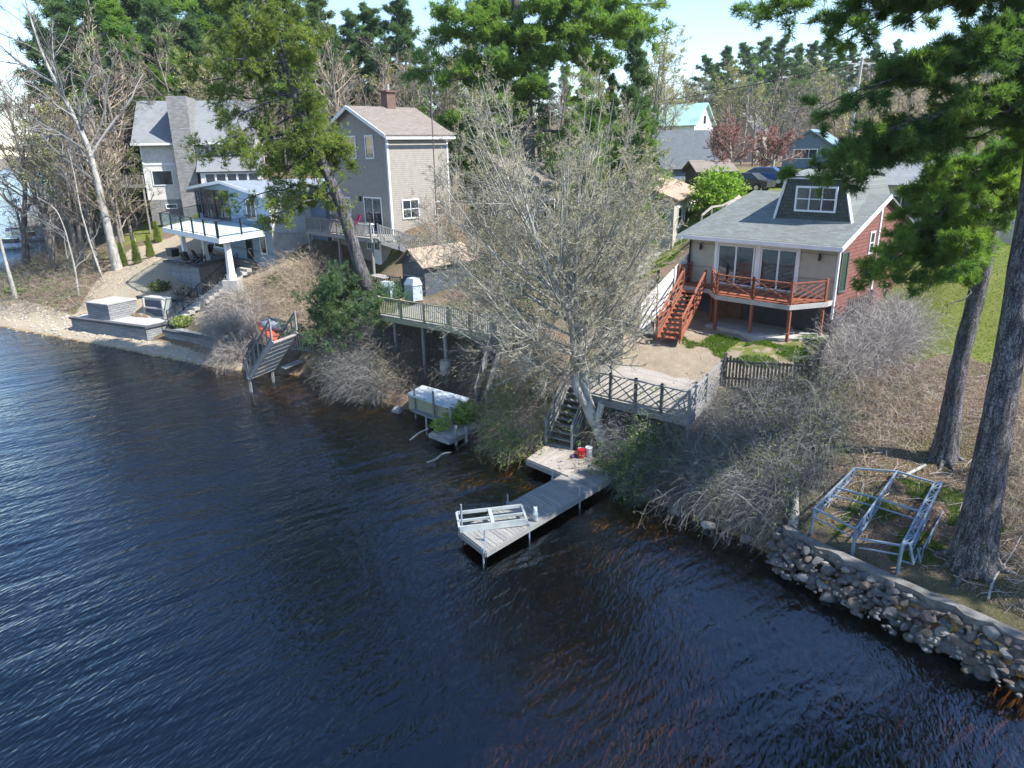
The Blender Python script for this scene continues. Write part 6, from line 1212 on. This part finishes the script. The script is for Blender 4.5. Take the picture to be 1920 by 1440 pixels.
for p_, q_ in ((A1, A3_), (A3_ + [.1, -.1, -.25], A5_ - [0, 0, .05]), (A2, A4_), (A4_, A6_), ((A1 + A2) / 2, (A3_ + A4_) / 2), ((A3_ + A4_) / 2, (A5_ + A6_) / 2)):
    for dz_, w_ in ((0, .05), (-.28, .035)): g = GB(); g.beam(p_ + [0, 0, dz_], q_ + [0, 0, dz_], w_, w_); g.build('cross_bar', M['blue_steel'], sf, world=True)
for p_ in (A1, A3_, A5_, A6_, A4_, A2): z = float(hz(p_[0], p_[1])); g = GB(); g.beam(p_, (p_[0], p_[1], z), .07, .07); g.build('leg', M['blue_steel'], sf, world=True)
q = P(1712, 1058, 1.1); g = GB(); g.beam(A5_ + [.2, 0, 0], q, .06, .06); g.beam(A5_ + [.5, .1, -.2], q + [.25, .1, 0], .05, .05); g.beam(q, q + [.3, .25, .35], .04, .04); g.beam(q + [-.4, .1, .1], q, .04, .04); g.build('end_bracket', M['blue_steel'], sf, world=True)
def log(name, label, pts, r0, r1, mat='bark_gray', cat='log', n=8):
    q = smooth_path(pts, 12); g = GB(); g.tubes(q[None], np.linspace(r0, r1, 12)[None] * (1 + .08 * rng.normal(size=(1, 12))), n); g.cyl(q[0], q[0] + unit(q[0] - q[1]) * .01, r0, r0, n); return tag(g.build(name, M[mat], loc=lowpt(q[0]), smooth=True), label, cat)
log('fallen_branch', 'pale fallen branch at the right edge beside the massive pine', [P(1853, 1122, 1.05), P(1862, 1085, 1.2), P(1893, 1045, 1.4), P(1915, 1004, 1.9)], .035, .02, cat='branch')
log('dead_stub', 'gray dead stub standing at the left end of the boulder wall', [P(1485, 992, .9), P(1491, 960, 1.1), P(1493, 912, 1.5)], .16, .06, cat='stump')
log('fallen_log', 'long gray fallen log lying through the bramble thicket', [P(1440, 928, 1.0), P(1475, 870, 1.6), P(1505, 785, 2.6)], .12, .07)
log('fallen_log', 'pale stake leaning out of the brambles near the boundary fence', [P(1545, 812, 2.2), P(1549, 782, 2.9)], .08, .07)
log('broken_stub', 'short broken trunk stub just right of the budding tree base', [P(1131, 800, 1.2), P(1128, 778, 1.7), P(1127, 757, 2.1)], .16, .13, cat='stump')
log('driftwood', 'curved pale driftwood breaking the water between the docks', [P(800, 868, -.02), P(818, 862, .05), P(829, 850, .16), P(846, 848, .08)], .05, .03, cat='driftwood')
log('driftwood', 'thin branch floating left of the small weathered dock', [P(768, 826, -.02), P(785, 812, .1), P(804, 803, .35)], .05, .03, cat='driftwood')
log('cut_log', 'cut log lying on the mat of needles behind the steel frames', [P(1690, 895, 1.9), P(1735, 872, 2.1)], .07, .05)

# ------------------------------------------------------------------ background houses, cars, pole
def simple_house(name, label, loc, ang, w, d, h, rise, wm, rm, base=-3, over=.35, gable='x', wins=(), chim=None):
    t = thing(name, label, 'house', loc, math.radians(ang)); g = GB(); g.box(-w / 2, w / 2, -d / 2, d / 2, base, h)
    if gable == 'x':
        for s in (-1, 1): g.add([(s * w / 2, -d / 2, h), (s * w / 2, d / 2, h), (s * w / 2, 0, h + rise)], [[0, 1, 2]])
    else:
        for s in (-1, 1): g.add([(-w / 2, s * d / 2, h), (w / 2, s * d / 2, h), (0, s * d / 2, h + rise)], [[0, 1, 2]])
    g.build('wall', M[wm], t); g = GB(); o = over
    if gable == 'x':
        k = rise / (d / 2) * o
        for s in (-1, 1): g.slab([(-w / 2 - o, s * (d / 2 + o), h - k + .08), (w / 2 + o, s * (d / 2 + o), h - k + .08), (w / 2 + o, s * .001, h + rise + .08), (-w / 2 - o, s * .001, h + rise + .08)], .12)
    else:
        k = rise / (w / 2) * o
        for s in (-1, 1): g.slab([(s * (w / 2 + o), -d / 2 - o, h - k + .08), (s * (w / 2 + o), d / 2 + o, h - k + .08), (s * .001, d / 2 + o, h + rise + .08), (s * .001, -d / 2 - o, h + rise + .08)], .12)
    rf_ = g.build('roof', M[rm], t)
    for (sd_, a, b_, z0, z1, c, r) in wins: window_part(t, a, b_, z0, z1, -d / 2 if sd_ == 'front' else w / 2, 'window', c, r, sd_)
    if chim: g = GB(); g.box(chim[0] - .35, chim[0] + .35, chim[1] - .35, chim[1] + .35, h, h + rise + chim[2]); g.build('chimney', M['brick'], rf_)
    return t
M['roof_mint'] = paint('mint_metal_roof', (.36, .56, .50), .5, .06, 1, .01); M['roof_dark'] = shingle('dark_gray_roof', (.13, .15, .17), (.10, .115, .13), 0, .33, .14, 1.8, (.08, .09, .1)); M['roof_tan'] = shingle('salmon_roof', (.46, .33, .25), (.38, .27, .2), 0, .33, .14, 2.2, (.25, .18, .14)); M['roof_blue'] = paint('blue_metal_roof', (.20, .30, .40), .4, .06)
simple_house('white_house', 'white house with a mint green metal roof far behind the salmon roofed bungalow', (20.3, 93, 9.2), -36, 8.2, 6, 5.3, 2.3, 'white', 'roof_mint', wins=(('front', -3.5, -2, 3.1, 4.4, 2, 1), ('front', -1.2, .4, 3.1, 4.4, 2, 1), ('front', 1.2, 3.2, 3.1, 4.4, 2, 1), ('right', -1.6, -.6, 2.6, 3.8, 1, 2), ('right', .6, 1.6, 2.6, 3.8, 1, 2), ('right', -.4, .4, 5.3, 6.2, 1, 1)))
simple_house('gray_roof_house', 'house with a wide dark gray roof in front of the white house', (16.4, 73, 7.2), 16, 6.4, 8, 3.0, 3.2, 'blue_side', 'roof_dark', wins=(('front', -.5, .8, 1.2, 2.3, 2, 1),))
hs = simple_house('salmon_roof_bungalow', 'beige bungalow with a salmon shingle roof left of the lawn path', (10.4, 55.5, 5.6), 64, 9, 6.5, 3.0, 1.2, 'beige', 'roof_tan', wins=(('front', -3.3, -2.2, 1, 2.3, 1, 2), ('front', .2, 1.4, 1, 2.3, 1, 2), ('front', -1.2, -.2, .2, 2.2, 1, 1)))
simple_house('small_brown_roof_shed', 'small shed with a brown hipped roof under the plum trees', (16.8, 62, 7.5), 10, 3.0, 2.6, 2.6, .7, 'dark_wood', 'roof_brown')
simple_house('slate_blue_house', 'slate blue house with a blue metal roof and brick chimneys beneath the skyline', (35.6, 86.5, 8.6), -35, 5.6, 6, 3.1, 1.8, 'blue_side', 'roof_blue', gable='y', wins=(('front', -1.6, .9, 1.9, 2.8, 3, 1),), chim=(.2, 2.2, .9))
simple_house('pale_gable_house', 'pale gray gabled house faint behind the bare trees right of the white house', (41.5, 130, 9.6), -40, 5, 6, 4.6, 3.0, 'beige', 'roof_slate', gable='y')
simple_house('lawn_house', 'low house with a pale gray roof glimpsed through the pine boughs above the lawn', (34, 56, 6.0), -30, 12, 8, 3.1, 1.6, 'beige', 'roof_slate', wins=(('front', -4, -2.6, 1, 2.2, 2, 1), ('front', 1, 2.4, 1, 2.2, 2, 1)))
simple_house('orange_brick_house', 'small orange brick house behind the pine boughs at the right', (43, 66, 6.5), -20, 8, 6, 3, 1.4, 'brick', 'roof_dark')
def car(name, label, loc, rz, col):
    t = thing(name, label, 'car', loc, rz); pr_ = [(-2.2, .35), (-2.25, .8), (-1.5, .95), (-.8, 1.42), (.7, 1.42), (1.5, .95), (2.2, .85), (2.25, .4)]
    g = GB(); n = len(pr_); v = [(x, -.85 if z < 1.2 else -.68, z) for x, z in pr_] + [(x, .85 if z < 1.2 else .68, z) for x, z in pr_]; g.add(v, [[i, (i + 1) % n, n + (i + 1) % n, n + i] for i in range(n)], .5); g.add(v[:n], [list(range(n))[::-1]], .5); g.add(v[n:], [list(range(n))], .5); g.build('body', col, t)
    g = GB(); s = .02
    for sg in (-1, 1): g.add([(-1.3, sg * .835, .99), (1.35, sg * .835, .99), (.65, sg * .715, 1.36), (-.75, sg * .715, 1.36)], [[0, 1, 2, 3] if sg < 0 else [3, 2, 1, 0]])
    g.add([(1.46, -.75, .99), (1.46, .75, .99), (.78, .62, 1.38), (.78, -.62, 1.38)], [[0, 1, 2, 3]]); g.build('glass', M['glass'], t)
    for x in (-1.4, 1.4):
        for y in (-.86, .86): g = GB(); g.cyl((x, y - .1, .33), (x, y + .1, .33), .33, n=16); w_ = g.build('wheel', M['black'], t); g = GB(); g.cyl((x, y - .11, .33), (x, y + .11, .33), .18, n=12); g.build('rim', M['alu'], w_)
q = Yp(1430, 352, 62); car('parked_car', 'blue car parked behind the tan house, below the plum tree', (q[0], 62, float(hz(q[0], 62))), 2.6, paint('blue_car', (.04, .09, .26), .25, .02))
q = Yp(1395, 362, 60); car('parked_car', 'dark gray car parked left of the blue car', (q[0], 60, float(hz(q[0], 60))), 2.4, paint('dark_car', (.05, .055, .06), .25, .02))
ub = Yp(1592, 250, 70); zt = Yp(1602, 108, 70)[2]; up_ = thing('utility_pole', 'tall pale utility pole with a gray transformer rising before the wood behind the tan house', 'utility pole', (ub[0], 70, 8)); g = GB(); g.cyl((ub[0], 70, 7), (ub[0] + .35, 70, zt), .17, .13, 8); g.build('pole', M['pole_wood'], up_, world=True)
g = GB(); g.beam((ub[0] - .9, 70, zt - .5), (ub[0] + 1.6, 70, zt - .5), .1, .1); g.build('crossarm', M['pole_wood'], up_, world=True); g = GB(); g.cyl((ub[0] - .25, 69.8, zt - 3.4), (ub[0] - .25, 69.8, zt - 2.5), .3, n=12); g.build('transformer', M['alu'], up_, world=True)
for z_, l_, (x1, y1, z1) in ((zt - .4, 'upper overhead wire running left from the utility pole', (-25, 120, 17)), (zt - 1.6, 'lower overhead wire running right from the utility pole', (70, 66, 18))):
    a = np.array([ub[0] + .3, 70, z_]); c = np.array([x1, y1, z1]); t_ = np.linspace(0, 1, 30)[:, None]; W_ = a + (c - a) * t_; W_[:, 2] -= 2.2 * 4 * (t_[:, 0] * (1 - t_[:, 0])); g = GB(); g.tubes(W_[None], .03, 3); tag(g.build('overhead_wire', M['black'], loc=lowpt(a)), l_, 'wire')
# path, steps and wooden handrail behind the tan house
def strip(name, px, w, z, mat, label, cat):
    pts = G(np.array([a for a, _ in px], float), np.array([b_ for _, b_ in px], float)); q = smooth_path(pts, 16); g = GB()
    d = unit(np.gradient(q, axis=0)); s_ = np.c_[d[:, 1], -d[:, 0], np.zeros(16)] * w / 2; L_, R_ = q + s_, q - s_
    for p_ in (L_, R_): p_[:, 2] = hz(p_[:, 0], p_[:, 1]) + z
    for i in range(15): g.add([L_[i], R_[i], R_[i + 1], L_[i + 1], L_[i] - [0, 0, .2], R_[i] - [0, 0, .2], R_[i + 1] - [0, 0, .2], L_[i + 1] - [0, 0, .2]], [[3, 2, 1, 0], [0, 1, 5, 4], [2, 3, 7, 6]], .5)
    return tag(g.build(name, mat, loc=(0, 0, 0)), label, cat)
o = strip('path', [(1190, 520), (1225, 480), (1262, 450), (1290, 440)], .9, .05, M['concrete'], None, None); tag(o, kind='structure')
hr = thing('plank_handrail', 'rough wooden handrail behind the left edge of the tan house roof', 'handrail', P(1330, 405, 5.2)); g = GB(); pts = [Yp(1316, 404, 44), Yp(1335, 388, 46), Yp(1355, 385, 48), Yp(1375, 375, 49)]
for a, c in zip(pts[:-1], pts[1:]): g.beam(a, c, .1, .1); g.beam(a, a - [0, 0, 1.1], .1, .1)
g.build('rail', M['pale_wood'], hr, world=True)
# lawn bench stack between the two right pines
lt_ = thing('lawn_table', 'dark covered table with pale benches on the shaded lawn between the two big pines', 'table', P(1885, 570, 4.2), .5)
g = GB(); g.box(-.9, .9, -1.6, 1.6, .72, .8); g.build('tabletop', M['foundation'], lt_)
for y_ in (-1.3, .2): g = GB(); g.box(-1.0, 1.0, y_, y_ + .3, .81, .87); g.build('bench_board', M['alu'], lt_)
for sx in (-.7, .7):
    for sy in (-1.4, 1.4): g = GB(); g.box(sx - .05, sx + .05, sy - .05, sy + .05, 0, .72); g.build('leg', M['black'], lt_)
# moored boats and jetty in the cove at the far left
for px, py, L_, lb in ((18, 462, 5.5, 'white motor boat moored nearest in the far left cove'), (52, 448, 4.5, 'small white boat moored behind the nearest one in the far left cove')):
    q = P(px, py, .3); t_, c, d, s_, u_ = hull('moored_boat', (q[0] - L_ / 2, q[1], .35), (q[0] + L_ / 2, q[1] + 1, .35), 1.9, 1.3, M['white'], lb, 'boat'); g = GB(); g.box(q[0] - L_ * .2, q[0] + L_ * .15, q[1] + .1, q[1] + 1.1, .7, 1.3); g.build('windshield', M['glass'], t_, world=True)
jt = thing('cove_jetty', 'pale wooden jetty reaching into the far left cove', 'jetty', P(60, 420, .5)); g = GB(); planks(g, P(10, 428, .5), P(10, 434, .5), P(110, 408, .5), P(110, 414, .5), 30); g.build('boards', M['pale_wood'], jt, world=True)
g = GB(); [g.cyl(P(x, 430 - x * .2, -1), P(x, 430 - x * .2, -1) * [1, 1, 0] + [0, 0, 1.1], .1, n=6) for x in (20, 60, 100)]; g.build('piles', M['gray_wood'], jt, world=True)

# ------------------------------------------------------------------ far wood on the rise: reads as one mass
def far_wood(name, n, region, mat, leafm, h=(9, 15), seed=1, per=46):
    r = np.random.default_rng(seed); x0, x1, y0, y1 = region; X = r.uniform(x0, x1, n); Y_ = r.uniform(y0, y1, n); H_ = r.uniform(*h, n); Z_ = hz(X, Y_)
    g = GB(); b0 = np.c_[X, Y_, Z_]; S = np.stack([b0, b0 + np.c_[r.normal(size=(n, 2)) * .3, H_ * .5], b0 + np.c_[r.normal(size=(n, 2)) * .6, H_ * .9]], 1); g.tubes(S, np.linspace(1, .3, 3)[None] * .16, 4)
    c = np.repeat(S, per, 0); N = len(c); f = r.uniform(.25, 1, (N, 1)); st_ = c[:, 0] + (c[:, 2] - c[:, 0]) * f; hh = np.repeat(H_, per)[:, None]; d = unit(r.normal(size=(N, 3)) * [1, 1, .5] + [0, 0, .7]); e = st_ + d * hh * .28 * (1.25 - f) * r.uniform(.6, 1.3, (N, 1)); m_ = (st_ + e) / 2 + r.normal(size=e.shape) * .2; B = np.stack([st_, m_, e], 1); g.ribbons(B, np.array([[.09, .06, .04]]))
    a, _ = spawn(B, np.full((N, 3), .04), 4, .2, 1, 40, .55, 3, .2, .05, .6, r=r); g.ribbons(a, .045); o = g.build(name, M[mat]); tag(o, kind='stuff')
    if leafm: g = GB(); k = r.integers(0, len(a), len(a) // 2); g.leaves(a[k, 2] + r.normal(size=(len(k), 3)) * .3, .22, up=.1); tag(g.build('far_leaf_haze', M[leafm]), kind='stuff')
far_wood('far_wood', 420, (20, 190, 115, 330), 'twig_brown', 'bud', seed=2)
far_wood('far_wood', 150, (-75, 40, 85, 150), 'twig_brown', None, (8, 13), seed=3)
far_wood('far_wood', 70, (40, 95, 68, 115), 'twig_tan', 'bud', (6, 11), seed=4)

for o in PP + BT:
    for ch in list(o.children): bpy.data.objects.remove(ch)
    bpy.data.objects.remove(o)

# ------------------------------------------------------------------ air
g = GB(); g.box(-900, 700, -60, 1000, -7.6, 75); b = NB('haze'); b.t.nodes.remove(b.b); vp = b.n('ShaderNodeVolumePrincipled'); vp.inputs['Density'].default_value = .00018; vp.inputs['Color'].default_value = (.80, .90, 1, 1); vp.inputs['Anisotropy'].default_value = .3
b.t.links.new(vp.outputs[0], b.out.inputs[1]); tag(g.build('haze', b.m), kind='stuff')
